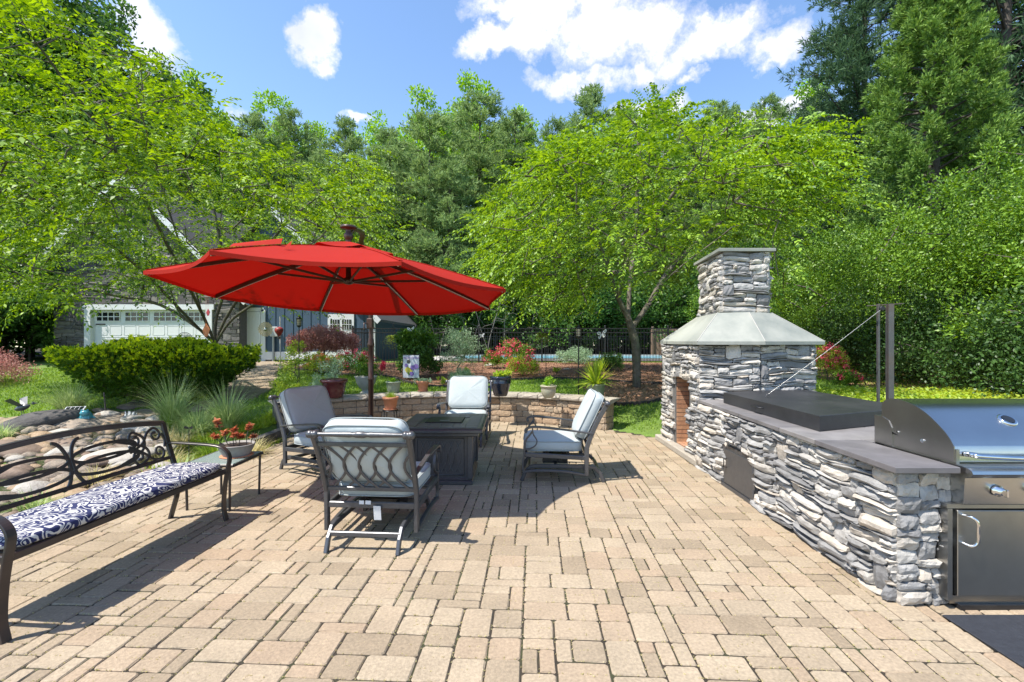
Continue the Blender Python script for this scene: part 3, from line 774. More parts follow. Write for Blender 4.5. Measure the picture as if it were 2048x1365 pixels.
def cface(p, q, seed):
    p = Vector(p); q = Vector(q); d = q-p; L = d.length; d.normalize(); n = Vector((d.y, -d.x)); c = Vector((3.25, 6.85))
    if n.dot(p-c) < 0: n = -n
    stones(V, F, L, .83, lambda u, v, e: Vector((p.x+d.x*u+n.x*e, p.y+d.y*u+n.y*e, 2.03+v)), seed=seed, cell=(.045, .03))
CHC = [(3.0, 7.4), (2.87, 6.34), (3.50, 6.34), (3.6, 7.4)]
for i in range(4): cface(CHC[i], CHC[(i+1) % 4], 50+i)
ch = loc0(mesh_obj('chimney', V, F, M['stone'], fp), fp)
mb = MB(); mb.prism([(2.93, 7.5), (2.79, 6.27), (3.56, 6.27), (3.68, 7.5)], 2.862, 2.905, bev=.004); loc0(mb.build('chimney_cap', M['hood'], fp), fp)
mb = MB(); mb.prism([(3.03, 7.2), (3.0, 6.62), (3.38, 6.62), (3.44, 7.2)], 2.905, 2.95, bev=.01); loc0(mb.build('flue_tile', M['terracotta'], fp), fp)

# ------------------------------------------------------------------ stone counter
ct = empty('stone_counter', (2.43, 4.5, 0), 0, 'long stacked grey stone counter with dark bluestone top running to the fireplace', 'counter')
V, F = [], []
stones(V, F, 3.22, .84, lambda u, v, e: Vector((2.47-u*.012-e*1.1, 6.14-u, v)), seed=61, depth=(.03, .07), gap=.004, skip=lambda u, v: .765 < u < 1.56 and v < .465, round_=.5)
stones(V, F, .34, .84, lambda u, v, e: Vector((2.415+u, 2.935-e, v)), seed=62, depth=(.025, .055), gap=.004, choose=lambda r: r.choice([(3, 2), (4, 2), (5, 3), (7, 3), (3, 4)]))
loc0(mesh_obj('stone_face', V, F, M['stone'], ct), ct)
mb = MB()
mb.prism([(2.455, 2.95), (2.735, 2.95), (2.735, 3.56), (4.0, 3.56), (4.0, 6.0), (3.1, 6.0), (2.455, 6.16)], 0, .842)
loc0(mb.build('core', M['mortar'], ct), ct)
# top slabs
mb = MB(); ys_ = [6.1, 5.62, 4.94, 4.14, 3.62, 2.82]
def ox(y): return 2.33+(y-2.82)*.035
for i in range(5):
    y1, y0 = ys_[i]-.005, ys_[i+1]+.005
    xm = 2.725 if i == 4 else 3.15+.2*(i % 2)
    for (xa, xb) in (((0, xm),) if i == 4 else ((0, xm-.005), (xm+.005, 4.05))):
        p = [((ox(y0) if xa == 0 else xa), y0), (xb, y0), (xb, y1), ((ox(y1) if xa == 0 else xa), y1)]
        if i == 4: p = [(ox(y0)+.0, y0+.0), (2.725, y0), (2.725, y1), (ox(y1), y1)]
        mb.prism(p, .843, .882, bev=.004)
mb.prism([(2.735, 3.535), (4.05, 3.535), (4.05, 3.615), (2.735, 3.615)], .843, .881)
loc0(mb.build('bluestone_top', M['slate'], ct), ct)
mb = MB(); mb.prism([(2.36, 2.85), (2.72, 2.85), (2.72, 3.56), (4.03, 3.56), (4.03, 6.05), (2.46, 6.05)], .843, .8785); loc0(mb.build('slab_joints', M['cond'], ct), ct)
# access door
dr = MB(); dr.box((2.425, 4.978, .235), (.012, .68, .385), bev=.003); dr.box((2.442, 4.978, .235), (.02, .76, .47)); dr.box((2.43, 4.978, .018), (.05, .76, .036)); door = loc0(dr.build('access_door', M['bronze'], ct), ct)
mb = MB()
for z in (.31, .33): pass
mb.tube([(2.42, 5.24, .33), (2.385, 5.24, .33), (2.385, 5.24, .23), (2.42, 5.24, .23)], .006, 6)
mb.build('handle', M['black'], door)
for z in (.13, .36):
    mb = MB(); mb.tube([(2.41, 4.645, z-.03), (2.41, 4.645, z+.03)], .014, 8); mb.build('hinge', M['steel_post'], door)

# ------------------------------------------------------------------ black pit lid, hoist and cable
ld = empty('pit_lid', (3.2, 5.0, .884), 0, 'large flat black metal lid lying on the bluestone counter', 'lid')
LP = [(2.60, 3.93), (3.82, 4.42), (3.82, 6.22), (2.62, 5.76)]
LPc = [(p[0]-3.2, p[1]-5.0) for p in LP]
mb = MB(); mb.prism(LPc, .0, .132, bev=.004); mb.build('cover', M['lid'], ld)
mb = MB(); x0 = 2.607-3.2
mb.tube([(x0, -.02, .07), (x0-.035, -.02, .07), (x0-.035, -.17, .07), (x0, -.17, .07)], .008, 6); mb.build('handle', M['black'], ld)
for z in (.035, .095):
    mb = MB(); px_ = 3.62-3.2; mb.box((px_, 4.34-5.0-.012, z), (.05, .03, .03), bev=.004); mb.build('latch', M['black'], ld)
eye = Vector((2.86, 5.2, 1.022)); mb = MB(); mb.tube(bez([eye-ld.location+Vector((-.02, 0, 0)), eye-ld.location+Vector((-.01, 0, .03)), eye-ld.location+Vector((.01, 0, .03)), eye-ld.location+Vector((.02, 0, 0))], 4), .005, 6); mb.build('eye_bolt', M['steel_post'], ld)
hs_ = empty('lid_hoist', (4.07, 5.05, .2), 0, 'pair of tall grey steel channel posts standing behind the counter', 'hoist')
gz = .2
for (x, y, fw, dp, zt_) in ((4.19, 5.32, .018, .012, 2.075), (4.063, 5.0, .055, .02, 2.05)):
    mb = MB(); h = zt_-gz; cx, cy = x-4.07, y-5.05
    mb.box((cx, cy, h/2), (.006, dp*2-.006, h)); mb.box((cx, cy-dp, h/2), (fw, .005, h)); mb.box((cx, cy+dp, h/2), (fw, .005, h)); mb.build('post', M['steel_post'], hs_)
mb = MB(); mb.box((.06, .10, 1.852), (.03, .36, .008), rot=(.36, 'Z')); mb.build('top_plate', M['steel_post'], hs_)
mb = MB(); mb.lathe([(.02, -.01), (.03, -.008), (.024, 0), (.03, .008), (.02, .01)], (.03, .10, 1.81), 14, R=Matrix.Rotation(math.pi/2, 3, 'X')); mb.build('pulley', M['black'], hs_)
cb = MB(); p0, p1 = Vector((4.09, 5.15, 2.0)), eye+Vector((0, 0, .03))
cb.tube([p0, p0.lerp(p1, .5)-Vector((0, 0, .012)), p1], .003, 6); o = cb.build('lifting_cable', M['steel_dull']); tag(o, 'pale thin cable running from the steel posts down to the black lid', 'cable')

# ------------------------------------------------------------------ stainless grill
gr = empty('built_in_grill', (3.2, 3.1, 0), 0, 'stainless steel built in barbecue grill with domed lid beside the counter', 'grill')
X0, X1 = 2.76, 3.72
prof = bez([(0, 2.905, .99), (0, 2.935, 1.035), (0, 2.985, 1.085), (0, 3.1, 1.167), (0, 3.232, 1.218), (0, 3.395, 1.230), (0, 3.47, 1.19)], 5)
prof = [Vector((0, 2.905, .893))]+prof
mb = MB(); n = len(prof); V = []; th = .004
for x in (X0, X1): V += [(x, p.y, p.z) for p in prof]
F = [(i, i+1, n+i+1, n+i) for i in range(n-1)]; mb.add(V, F, 0, True)
hd = loc0(mb.build('hood', M['steel'], gr), gr)
for x in (X0-.003, X1+.003):
    mb = MB(); P = [(x, p.y-.004, p.z+.002) for p in prof]+[(x, 3.47, 1.04), (x, 3.353, .985)]
    mb.add(P, [tuple(range(len(P)))]); P2 = [(q[0]+.006, q[1], q[2]) for q in P]; mb.add(P2, [tuple(range(len(P)))]); mb.add(P+P2, [(i, i+1, len(P)+i+1, len(P)+i) for i in range(len(P)-1)])
    mb.build('hood_side', M['steel_dull'], hd)
mb = MB(); mb.tube(bez([(2.83, 2.90, .945), (2.835, 2.855, .95), (2.88, 2.835, .945), (3.2, 2.82, .935), (3.55, 2.835, .945), (3.62, 2.855, .95), (3.625, 2.90, .945)], 6), .016, 12); mb.build('handle', M['chrome'], hd)
mb = MB(); nrm = Vector((0, -.55, .83)).normalized(); Rm = nrm.to_track_quat('Z', 'Y').to_matrix()
mb.lathe([(.052, 0), (.052, .01), (.042, .017), (.036, .014), (0, .014)], (3.24, 3.045, 1.128), 28, R=Rm); th_ = mb.build('thermometer', M['chrome'], hd)
mb = MB(); mb.lathe([(.034, 0), (.0, .001)], (3.24, 3.045-.55*.0175, 1.128+.83*.0175), 24, R=Rm); mb.build('dial', M['glass'], hd)
mb = MB(); P = [(2.752, 3.37, .885), (2.752, 3.37, 1.02), (2.752, 3.40, 1.07), (2.752, 3.46, 1.09), (2.752, 3.53, 1.09), (2.752, 3.53, .885)]
V = P+[(3.73, p[1], p[2]) for p in P]; mb.add(V, [tuple(range(6)), tuple(range(11, 5, -1))]+[(i, (i+1) % 6, 6+(i+1) % 6, 6+i) for i in range(6)])
mb.box((3.24, 3.14, .872), (.975, .60, .03)); mb.box((2.772, 3.14, .93), (.02, .5, .09)); mb.box((3.71, 3.14, .93), (.02, .5, .09))
loc0(mb.build('firebox_panel', M['steel_dull'], gr), gr)
mb = MB(); mb.box((2.765, 3.12, .965), (.006, .05, .05)); loc0(mb.build('hinge_plate', M['chrome'], gr), gr)
for y_, z_, r_ in ((3.12, .98, .014), (3.32, 1.0, .008)): mb = MB(); mb.tube([(2.757, y_, z_), (2.75, y_, z_)], r_, 10); loc0(mb.build('bolt', M['chrome'], gr), gr)
mb = MB(); V = []; pr = [(2.98, .885), (2.86, .886), (2.80, .883), (2.772, .872), (2.765, .855), (2.775, .838), (2.80, .832), (2.815, .82), (2.825, .66), (2.84, .65), (2.98, .65)]
for x in (2.742, 3.74): V += [(x, y, z) for y, z in pr]
k = len(pr); mb.add(V, [(i, i+1, k+i+1, k+i) for i in range(k-1)]+[tuple(range(k)), tuple(range(2*k-1, k-1, -1))])
cp = loc0(mb.build('control_panel', M['steel'], gr), gr)
for x in (2.935, 3.16, 3.385, 3.60):
    mb = MB(); Rk = Matrix.Rotation(math.pi/2, 3, 'X')
    mb.lathe([(.034, 0), (.034, .012), (.024, .014), (.022, .04), (.012, .042)], (x, 2.815, .745), 20, R=Rk); mb.box((x+.004, 2.765, .742), (.011, .025, .046), bev=.004); mb.build('knob', M['chrome'], cp)
mb = MB(); mb.box((3.2, 2.94, .635), (1.06, .17, .026)); mb.box((2.685, 2.91, .34), (.03, .12, .56)); mb.box((3.715, 2.91, .34), (.03, .12, .56)); mb.box((3.2, 2.97, .34), (1.0, .05, .56)); mb.box((3.2, 2.92, .055), (1.0, .1, .05))
loc0(mb.build('door_frame', M['steel_dull'], gr), gr)
for (xa, xb, hx) in ((2.722, 3.205, 2.755), (3.215, 3.695, 3.66)):
    mb = MB(); mb.box(((xa+xb)/2, 2.865, .352), (xb-xa, .05, .525), bev=.005); d_ = loc0(mb.build('cabinet_door', M['steel_dull'], gr), gr)
    mb = MB(); s = 1 if hx < 3 else -1
    mb.tube(bez([(hx, 2.845, .585), (hx+.015*s, 2.80, .587), (hx+.035*s, 2.785, .56), (hx+.037*s, 2.785, .5), (hx+.035*s, 2.785, .44), (hx+.015*s, 2.80, .413), (hx, 2.845, .415)], 6), .009, 10); mb.build('handle', M['chrome'], d_)
mb = MB(); mb.box((3.25, 2.95, .015), (1.0, .2, .03)); loc0(mb.build('toe_kick', M['black'], gr), gr)
M['mat'] = mat('grill_mat', (.018, .02, .028), (.03, .034, .045), .75, scale=30, bump=1, bscale=45, bdist=.01)
mb = MB(); mb.box((3.55, 1.95, .010), (1.96, 1.66, .012), bev=.004); o = mb.build('grill_mat', M['mat']); tag(o, 'dark slate blue ribbed mat on the pavers in front of the grill', 'mat')

# ------------------------------------------------------------------ house
YH = 19.4
hs = empty('garage_house', (-15, YH, .7), 0, 'stone gabled garage with blue board wing behind the trees at left', 'house')
def L0(o): return loc0(o, hs)
XA, XB, AX, AZ = -19.1, -11.35, -15.95, 8.35
def roofz(x): return AZ-abs(x-AX)*1.02
V, F = [], []
def hskip(u, v):
    x, z = XA+u, .7+v
    return z > roofz(x)-.05 or (-17.75 < x < -12.45 and z < 3.15) or (-16.6 < x < -15.3 and 4.9 < z < 6.3)
stones(V, F, XB-XA, 7.7, lambda u, v, e: Vector((XA+u, YH-e, .7+v)), seed=71, cell=(.09, .055), depth=(.02, .07), nx=2, ny=1, gap=.012, skip=hskip, jit=.01, warp=.02)
L0(mesh_obj('stone_wall', V, F, M['hstone'], hs))
mb = MB(); 
def gable(mb, x0, x1, z0, y, m=0): mb.add([(x0, y, z0), (x1, y, z0), (x1, y, min(roofz(x1), 12)), (AX, y, AZ), (x0, y, roofz(x0))], [(0, 1, 2, 3, 4)], m)
mb.add([(XA+.02, YH, .5), (-17.75, YH, .5), (-17.75, YH, roofz(-17.75)), (XA+.02, YH, roofz(XA))], [(0, 1, 2, 3)])
mb.add([(-12.45, YH, .5), (XB-.02, YH, .5), (XB-.02, YH, roofz(XB)), (-12.45, YH, roofz(-12.45))], [(0, 1, 2, 3)])
mb.add([(-17.75, YH, 3.15), (-12.45, YH, 3.15), (-12.45, YH, roofz(-12.45)), (AX, YH, AZ), (-17.75, YH, roofz(-17.75))], [(0, 1, 2, 3, 4)])
mb.add([(XA+.02, YH, .5), (XA+.02, YH+9, .5), (XA+.02, YH+9, roofz(XA)), (XA+.02, YH, roofz(XA))], [(0, 1, 2, 3)])
mb.add([(XB-.02, YH, .5), (XB-.02, YH+9, .5), (XB-.02, YH+9, roofz(XB)), (XB-.02, YH, roofz(XB))], [(0, 1, 2, 3)])
L0(mb.build('wall_core', M['mortar'], hs))
mb = MB()
for sg in (-1, 1):
    xe = AX+sg*(4.15 if sg < 0 else 5.1)
    a = Vector((AX, YH-.45, AZ+.12)); b = Vector((xe, YH-.45, roofz(xe)+.12))
    up = Vector((0, 0, .14)); bk_ = Vector((0, 10, 0))
    mb.add([a, b, b+bk_, a+bk_, a+up, b+up, b+up+bk_, a+up+bk_], [(0, 1, 2, 3), (4, 5, 6, 7), (1, 2, 6, 5), (0, 4, 7, 3)])
L0(mb.build('roof', M['shingle'], hs))
mb = MB()
for sg in (-1, 1):
    xe = AX+sg*(4.15 if sg < 0 else 5.1); mb.tube([(AX, YH-.47, AZ+.04), (xe, YH-.47, roofz(xe)+.04)], 1, flat=(.05, .22), up=(0, 0, 1))
    mb.tube([(AX, YH-.25, AZ-.02), (xe, YH-.25, roofz(xe)-.02)], 1, flat=(.25, .03), up=(0, 0, 1))
L0(mb.build('rake_trim', M['white'], hs))
# garage door
mb = MB(); mb.box((-15.1, YH-.02, 3.06), (5.45, .2, .22)); mb.box((-17.62, YH-.02, 1.8), (.26, .2, 2.3)); mb.box((-12.58, YH-.02, 1.8), (.26, .2, 2.3))
L0(mb.build('door_trim', M['white'], hs))
mb = MB(); mb.box((-15.1, YH+.1, 1.83), (4.8, .05, 2.26))
for r_ in range(4):
    for c_ in range(8): 
        x = -15.1-2.4+.3+c_*.6; z = .98+r_*.56
        if r_ < 3:
            for dx in (-.24, .24): mb.box((x+dx, YH+.072, z), (.02, .012, .40))
            for dz in (-.19, .19): mb.box((x, YH+.072, z+dz), (.5, .012, .02))
    mb.box((-15.1, YH+.07, .70+r_*.56), (4.8, .01, .015))
gd = L0(mb.build('garage_door', M['white'], hs))
for c_ in range(4):
    x = -15.1-1.8+c_*1.2
    mb = MB(); mb.box((x, YH+.068, 2.67), (.98, .012, .36)); win = mb.build('window', M['glass'], gd)
    mb = MB()
    for k in range(5): mb.box((x-.49+k*.245, YH+.056, 2.67), (.035, .012, .40))
    for k in range(3): mb.box((x, YH+.053, 2.67-.19+k*.19), (1.02, .012, .035))
    mb.build('muntins', M['white'], gd)
for s in (-.07, .07):
    mb = MB(); x = -15.1+s; mb.tube(bez([(x-.02, YH+.06, 1.62), (x, YH+.03, 1.55), (x+.03*(1 if s > 0 else -1), YH+.03, 1.45), (x, YH+.03, 1.35), (x+.02, YH+.06, 1.27)], 4), .02, 6); mb.build('handle', M['black'], gd)
for z in (2.35, 1.2):
    mb = MB(); mb.box((-17.22, YH+.06, z), (.4, .02, .05)); mb.build('hinge', M['black'], gd)
mb = MB(); mb.box((-15.95, YH-.03, 5.6), (1.3, .12, 1.4)); gw = L0(mb.build('gable_window', M['white'], hs))
mb = MB(); mb.box((-15.95, YH-.1, 5.6), (1.05, .03, 1.15)); mb.build('pane', M['glass'], gw)
# blue wing
YW = 20.0; _before = set(bpy.data.objects)
mb = MB(); wz = lambda x: 2.75+(-6.4-x)*.98
Pw = [(-12.9, YW, .5), (-6.4, YW, .5), (-6.4, YW, 2.75), (-10.9, YW, wz(-10.9)), (-12.9, YW, 5.3)]
mb.add(Pw, [(0, 1, 2, 3, 4)]); mb.add([(-6.4, YW, .5), (-6.4, YW+7, .5), (-6.4, YW+7, 2.75), (-6.4, YW, 2.75)], [(0, 1, 2, 3)])
x = -11.3
while x < -6.5: mb.box((x, YW-.012, .8+(wz(x)-.8)/2), (.05, .025, wz(x)-.9)); x += .405
L0(mb.build('board_wall', M['blue_wall'], hs))
mb = MB(); a, b = Vector((-10.9, YW-.35, wz(-10.9)+.1)), Vector((-6.0, YW-.35, wz(-6.0)+.1)); c = Vector((-13.2, YW-.35, wz(-10.9)-2.1)); up = Vector((0, 0, .12)); bk_ = Vector((0, 8, 0))
for p, q in ((a, b), (a, c)): mb.add([p, q, q+bk_, p+bk_, p+up, q+up, q+up+bk_, p+up+bk_], [(0, 1, 2, 3), (4, 5, 6, 7), (1, 2, 6, 5), (0, 1, 5, 4)])
L0(mb.build('wing_roof', M['shingle'], hs))
mb = MB(); mb.tube([a+Vector((0, -.03, 0)), b+Vector((0, -.03, 0))], 1, flat=(.04, .24), up=(0, 0, 1)); mb.box((-6.35, YW-.04, 1.75), (.14, .08, 1.95)); mb.box((-8.9, YW-.03, 1.02), (5.1, .05, .34)); mb.box((-11.42, YW-.03, 1.85), (.2, .06, 2.3)); mb.box((-11.95, YW-.03, 3.0), (1.1, .06, .16))
L0(mb.build('corner_trim', M['white'], hs))
V, F = [], []
stones(V, F, 5.2, .26, lambda u, v, e: Vector((-11.5+u, YW-.02-e*.5, .6+v)), seed=75, cell=(.1, .065), choose=lambda r: (2, 1), nx=1, ny=1, depth=(.01, .02)); L0(mesh_obj('brick_base', V, F, M['hstone'], hs))
mb = MB(); mb.box((-11.98, YW-.03, 1.83), (.88, .05, 2.15)); 
for (dx, z, h) in ((-.2, 2.45, .55), (.2, 2.45, .55), (-.2, 1.4, .85), (.2, 1.4, .85)):
    for s in (-1, 1): mb.box((-11.98+dx+s*.13, YW-.058, z), (.015, .008, h)); mb.box((-11.98+dx, YW-.058, z+s*h/2), (.275, .008, .015))
ed = L0(mb.build('entry_door', M['white'], hs)); mb = MB(); mb.lathe([(.03, 0), (.03, .05)], (-12.33, YW-.06, 1.72), 10, R=Matrix.Rotation(math.pi/2, 3, 'X')); mb.build('handle', M['black'], ed)
mb = MB(); mb.box((-12.55, YW-.08, 2.0), (.17, .1, 3.0)); L0(mb.build('dark_strip', M['bronze'], hs))  # narrow dark upright strip left of the entry door
mb = MB(); mb.box((-7.85, YW-.03, 2.0), (1.2, .07, 1.6)); cw = L0(mb.build('carriage_door', M['white'], hs))
for dx in (-.27, .27):
    mb = MB(); mb.box((-7.85+dx, YW-.07, 2.36), (.42, .02, .42)); mb.build('window', M['glass'], cw)
    mb = MB()
    for k in range(1, 4): mb.box((-7.85+dx-.21+k*.105, YW-.082, 2.36), (.018, .012, .44))
    mb.box((-7.85+dx, YW-.085, 2.36), (.44, .012, .02)); mb.build('muntins', M['white'], cw)
for _o in set(bpy.data.objects)-_before:
    if _o.type == 'MESH':
        for _v in _o.data.vertices: _v.co.x *= .935
mb = MB(); mb.box((PX(551, YW), YW-.1, PZ(664, YW)), (.32, .14, .42), bev=.02); mb.tube([(PX(549, YW), YW-.1, PZ(672, YW)), (PX(549, YW), YW-.1, .7)], .045, 8)
o = mb.build('meter_box', mat('grey_box', (.45, .47, .47), None, .5)); o['category'] = 'meter box'; o['label'] = 'pale grey utility meter box and pipe on the blue wall'

# ------------------------------------------------------------------ iron pool fences
def fence(name, pts, z0, h, label, sp=.115):
    f = empty(name, (pts[0][0], pts[0][1], z0), 0, label, 'fence')
    for (a, b) in zip(pts, pts[1:]):
        a2, b2 = Vector(a)-Vector(pts[0]), Vector(b)-Vector(pts[0]); L = (b2-a2).length; n = max(1, round(L/2.4))
        for k in range(n):
            p, q = a2.lerp(b2, k/n), a2.lerp(b2, (k+1)/n); d = (q-p).normalized(); ang = math.atan2(d.y, d.x); Rz = Matrix.Rotation(ang, 3, 'Z')
            mb = MB(); mb.box((p.x, p.y, h/2+.03), (.06, .06, h+.1)); mb.lathe([(.035, h+.08), (.042, h+.09), (.03, h+.11), (0, h+.13)], (p.x, p.y, 0), 8); mb.build('fence_post', M['black'], f)
            mb = MB(); c = (p+q)/2; l = (q-p).length
            for z in (h, h-.16, .12): mb.box((c.x, c.y, z), (l, .028, .035), rot=Rz)
            m_ = int(l/sp)
            for i in range(1, m_): t = p.lerp(q, i/m_); mb.box((t.x, t.y, h/2), (.017, .017, h), rot=Rz)
            mb.build('fence_panel', M['black'], f)
    return f
fence('iron_fence', [(-6.25, 24.5), (-6.25, 18.25), (8.6, 18.25), (8.6, 21)], .76, 1.38, 'black iron picket fence in front of the swimming pool')
fence('iron_fence', [(-5.5, 28), (12.5, 28)], .78, 1.15, 'black iron picket fence on the far side of the pool under the trees')
mb = MB(); 
for k in range(22): mb.box((8.2+k*.16, 27.2, 1.55), (.15, .03, 1.6), bev=.006)
mb.box((8.2, 27.15, 1.6), (.12, .12, 1.8)); mb.box((11.6, 27.15, 1.6), (.12, .12, 1.8)); mb.box((9.9, 27.15, 2.3), (3.5, .05, .1))
o = mb.build('wooden_screen', M['wood']); tag(o, 'brown board privacy screen beyond the pool fence at right', 'screen')
# ------------------------------------------------------------------ cantilever umbrella
UR = 1.82; k_ = UR/1.6; uc = Vector((-1.616*k_, 4.596*k_, CH+.483*k_))
um = empty('cantilever_umbrella', (uc.x, uc.y, 0), 0, 'large red octagonal cantilever umbrella over the seating group', 'umbrella')
def UL(o): return loc0(o, um)
def tipv(i): 
    th = 3.699-i*math.pi/4; x, y = UR*math.cos(th), UR*math.sin(th)
    return uc+Vector((x, y, -.0202*x-.0663*y))
apex = uc+Vector((0, .0, .50)); hub = uc+Vector((-.0, 0, .12))
def crown(i, t, sag=1):     # rib curve from apex to tip
    p = apex.lerp(tipv(i), t); p.z += .035*math.sin(math.pi*t); return p
mb = MB()
for i in range(8):
    a, b = i, (i+1) % 8
    def fn(u, v):
        v2 = .10+.90*v; p = crown(a, v2).lerp(crown(b, v2), u); p = p+(apex*Vector((1, 1, 0))-p*Vector((1, 1, 0)))*(.045*4*u*(1-u)*v2**3)
        p.z -= .03*4*u*(1-u)*v2**1.5; return p
    mb.quadgrid(fn, 10, 14)
    vv = [fn(u/10, 1) for u in range(11)]
    mb.add(vv+[p-Vector((0, 0, .035)) for p in vv], [(q, q+1, q+12, q+11) for q in range(10)])
cn = UL(mb.build('canopy', M['red'], um)); 
mb = MB()
for i in range(8):
    def fn(u, v):
        p = crown(i, .30*v).lerp(crown((i+1) % 8, .30*v), u); p.z += .07-.035*v-.03*4*u*(1-u)*v; return p
    mb.quadgrid(fn, 5, 4)
mb.build('vent', M['red'], cn)
# folded strap flap lying on the canopy
mb = MB(); a, b = crown(7, .62)+Vector((-.1, .1, .03)), crown(0, .62)+Vector((.2, .15, .03))
p0, p1 = Vector((PX(458, 4.1), 4.1, PZ(494, 4.1))), Vector((PX(562, 4.1), 4.1, PZ(488, 4.1)))
mb.add([p0, p1, p1+Vector((0, .03, .055)), p0+Vector((.02, .03, .035))], [(0, 1, 2, 3)])
q = Vector((PX(566, 3.95), 3.95, PZ(500, 3.95))); mb.add([q, q+Vector((.05, 0, .0)), q+Vector((.055, .05, .09)), q+Vector((.02, .03, .05))], [(0, 1, 2, 3)])
mb.build('strap', M['red'], cn)
mb = MB()
for i in range(8): mb.tube([crown(i, t)+Vector((0, 0, .004)) for t in np.linspace(.32, .99, 8)], 1, flat=(.03, .006), up=(0, 0, 1))
mb.build('seams', M['red'], cn)
for i in range(8):
    mb = MB(); P = [crown(i, t)-Vector((0, 0, .03)) for t in np.linspace(.03, .985, 10)]
    mb.tube(P, 1, flat=(.022, .036), up=(0, 0, 1)); rb = UL(mb.build('rib', M['pole'], um))
    mb = MB(); d = (tipv(i)-apex); s = d.cross(Vector((0, 0, 1))).normalized()*.017
    mb.tube([p+s-Vector((0, 0, .012)) for p in P[3:]], 1, flat=(.007, .010), up=(0, 0, 1)); mb.build('rib_tape', M['white'], rb)
    mb = MB(); mb.tube([hub+(tipv(i)-hub).normalized()*.05*Vector((1, 1, 0)), crown(i, .50)-Vector((0, 0, .05))], 1, flat=(.018, .026), up=(0, 0, 1)); UL(mb.build('strut', M['pole'], um))
mb = MB(); mb.lathe([(.02, -.035), (.05, -.025), (.065, 0), (.065, .03), (.03, .045), (.022, .3), (.022, .52)], hub, 16); UL(mb.build('hub', M['pole'], um))
top = apex+Vector((0, 0, .02))
mb = MB(); mb.lathe([(.03, 0), (.045, .02), (.03, .04), (.038, .07), (.055, .10), (.05, .13), (.03, .155), (.035, .17), (.03, .185), (.085, .19), (.095, .205), (.08, .225), (0, .23)], top, 20); UL(mb.build('finial', M['pole'], um))
pb = Vector((-2.26, 7.45, 0))
mb = MB(); arm = bez([pb+Vector((0, 0, 1.9)), pb+Vector((.0, -.03, 2.35)), pb+Vector((.06, -.35, 2.78)), pb+Vector((.14, -.9, 3.02)), Vector((-1.93, 6.0, 3.03)), Vector((-1.86, 5.5, 2.97)), top+Vector((0, .0, .14))], 6)
mb.tube(arm, 1, flat=(.045, .065)); UL(mb.build('arm', M['pole'], um))
mb = MB(); mb.lathe([(.042, .1), (.042, 1.02), (.05, 1.03), (.05, 1.06), (.042, 1.07), (.042, 1.55), (.05, 1.56), (.055, 1.60), (.045, 1.64), (.034, 1.70), (.034, 2.2), (.04, 2.24), (.02, 2.3)], pb, 16); UL(mb.build('pole', M['pole'], um))
mb = MB(); mb.box(pb+Vector((0, -.04, 1.93)), (.09, .10, .16), bev=.012); cbx = UL(mb.build('crank_box', M['pole'], um))
mb = MB(); mb.tube([pb+Vector((-.03, -.09, 1.93)), pb+Vector((-.07, -.13, 1.93)), pb+Vector((-.07, -.13, 1.83))], .01, 8); mb.build('crank_handle', M['pole'], cbx)
mb = MB(); mb.lathe([(.0, 0), (.045, 0), (.058, .006), (.045, .012), (0, .012)], pb+Vector((0, 0, 1.86)), 16); UL(mb.build('strap', M['red'], um))
mb = MB(); mb.lathe([(.50, 0), (.50, .06), (.46, .10), (.08, .13), (.055, .3), (.042, .32)], pb, 24); UL(mb.build('base_weight', M['pole'], um))

# ------------------------------------------------------------------ patio lounge chairs (rockers)
def cushion(fn_c, sx, sy, sz, puff=.02, nu=10, nv=10, seed=1, wr=.004):
    """rounded pillow mesh in local box coords; returns V,F"""
    r = np.random.default_rng(seed); V, F = [], []; ph = r.uniform(0, 6, 8)
    n = 12
    def sgnp(v, p): return math.copysign(abs(v)**p, v)
    for j in range(n+1):
        la = -math.pi/2+math.pi*j/n
        for i in range(32):
            lo = 2*math.pi*i/32
            x = sgnp(math.cos(la), .28)*sgnp(math.cos(lo), .28); y = sgnp(math.cos(la), .28)*sgnp(math.sin(lo), .28); z = sgnp(math.sin(la), .55)
            e = max(abs(x), abs(y))
            X_, Y_ = x*sx/2, y*sy/2; Z_ = z*(sz/2+puff*(1-e*e)) 
            w = wr*(math.sin(X_*38+ph[0]+3*math.sin(Y_*14+ph[1]))*math.sin(Y_*31+ph[2])+.8*math.sin((X_+Y_)*60+ph[3])*e)
            V.append(fn_c(X_+w*.6, Y_+w*.6, Z_+w))
    for j in range(n):
        for i in range(32): i2 = (i+1) % 32; F.append((j*32+i, j*32+i2, (j+1)*32+i2, (j+1)*32+i))
    return V, F
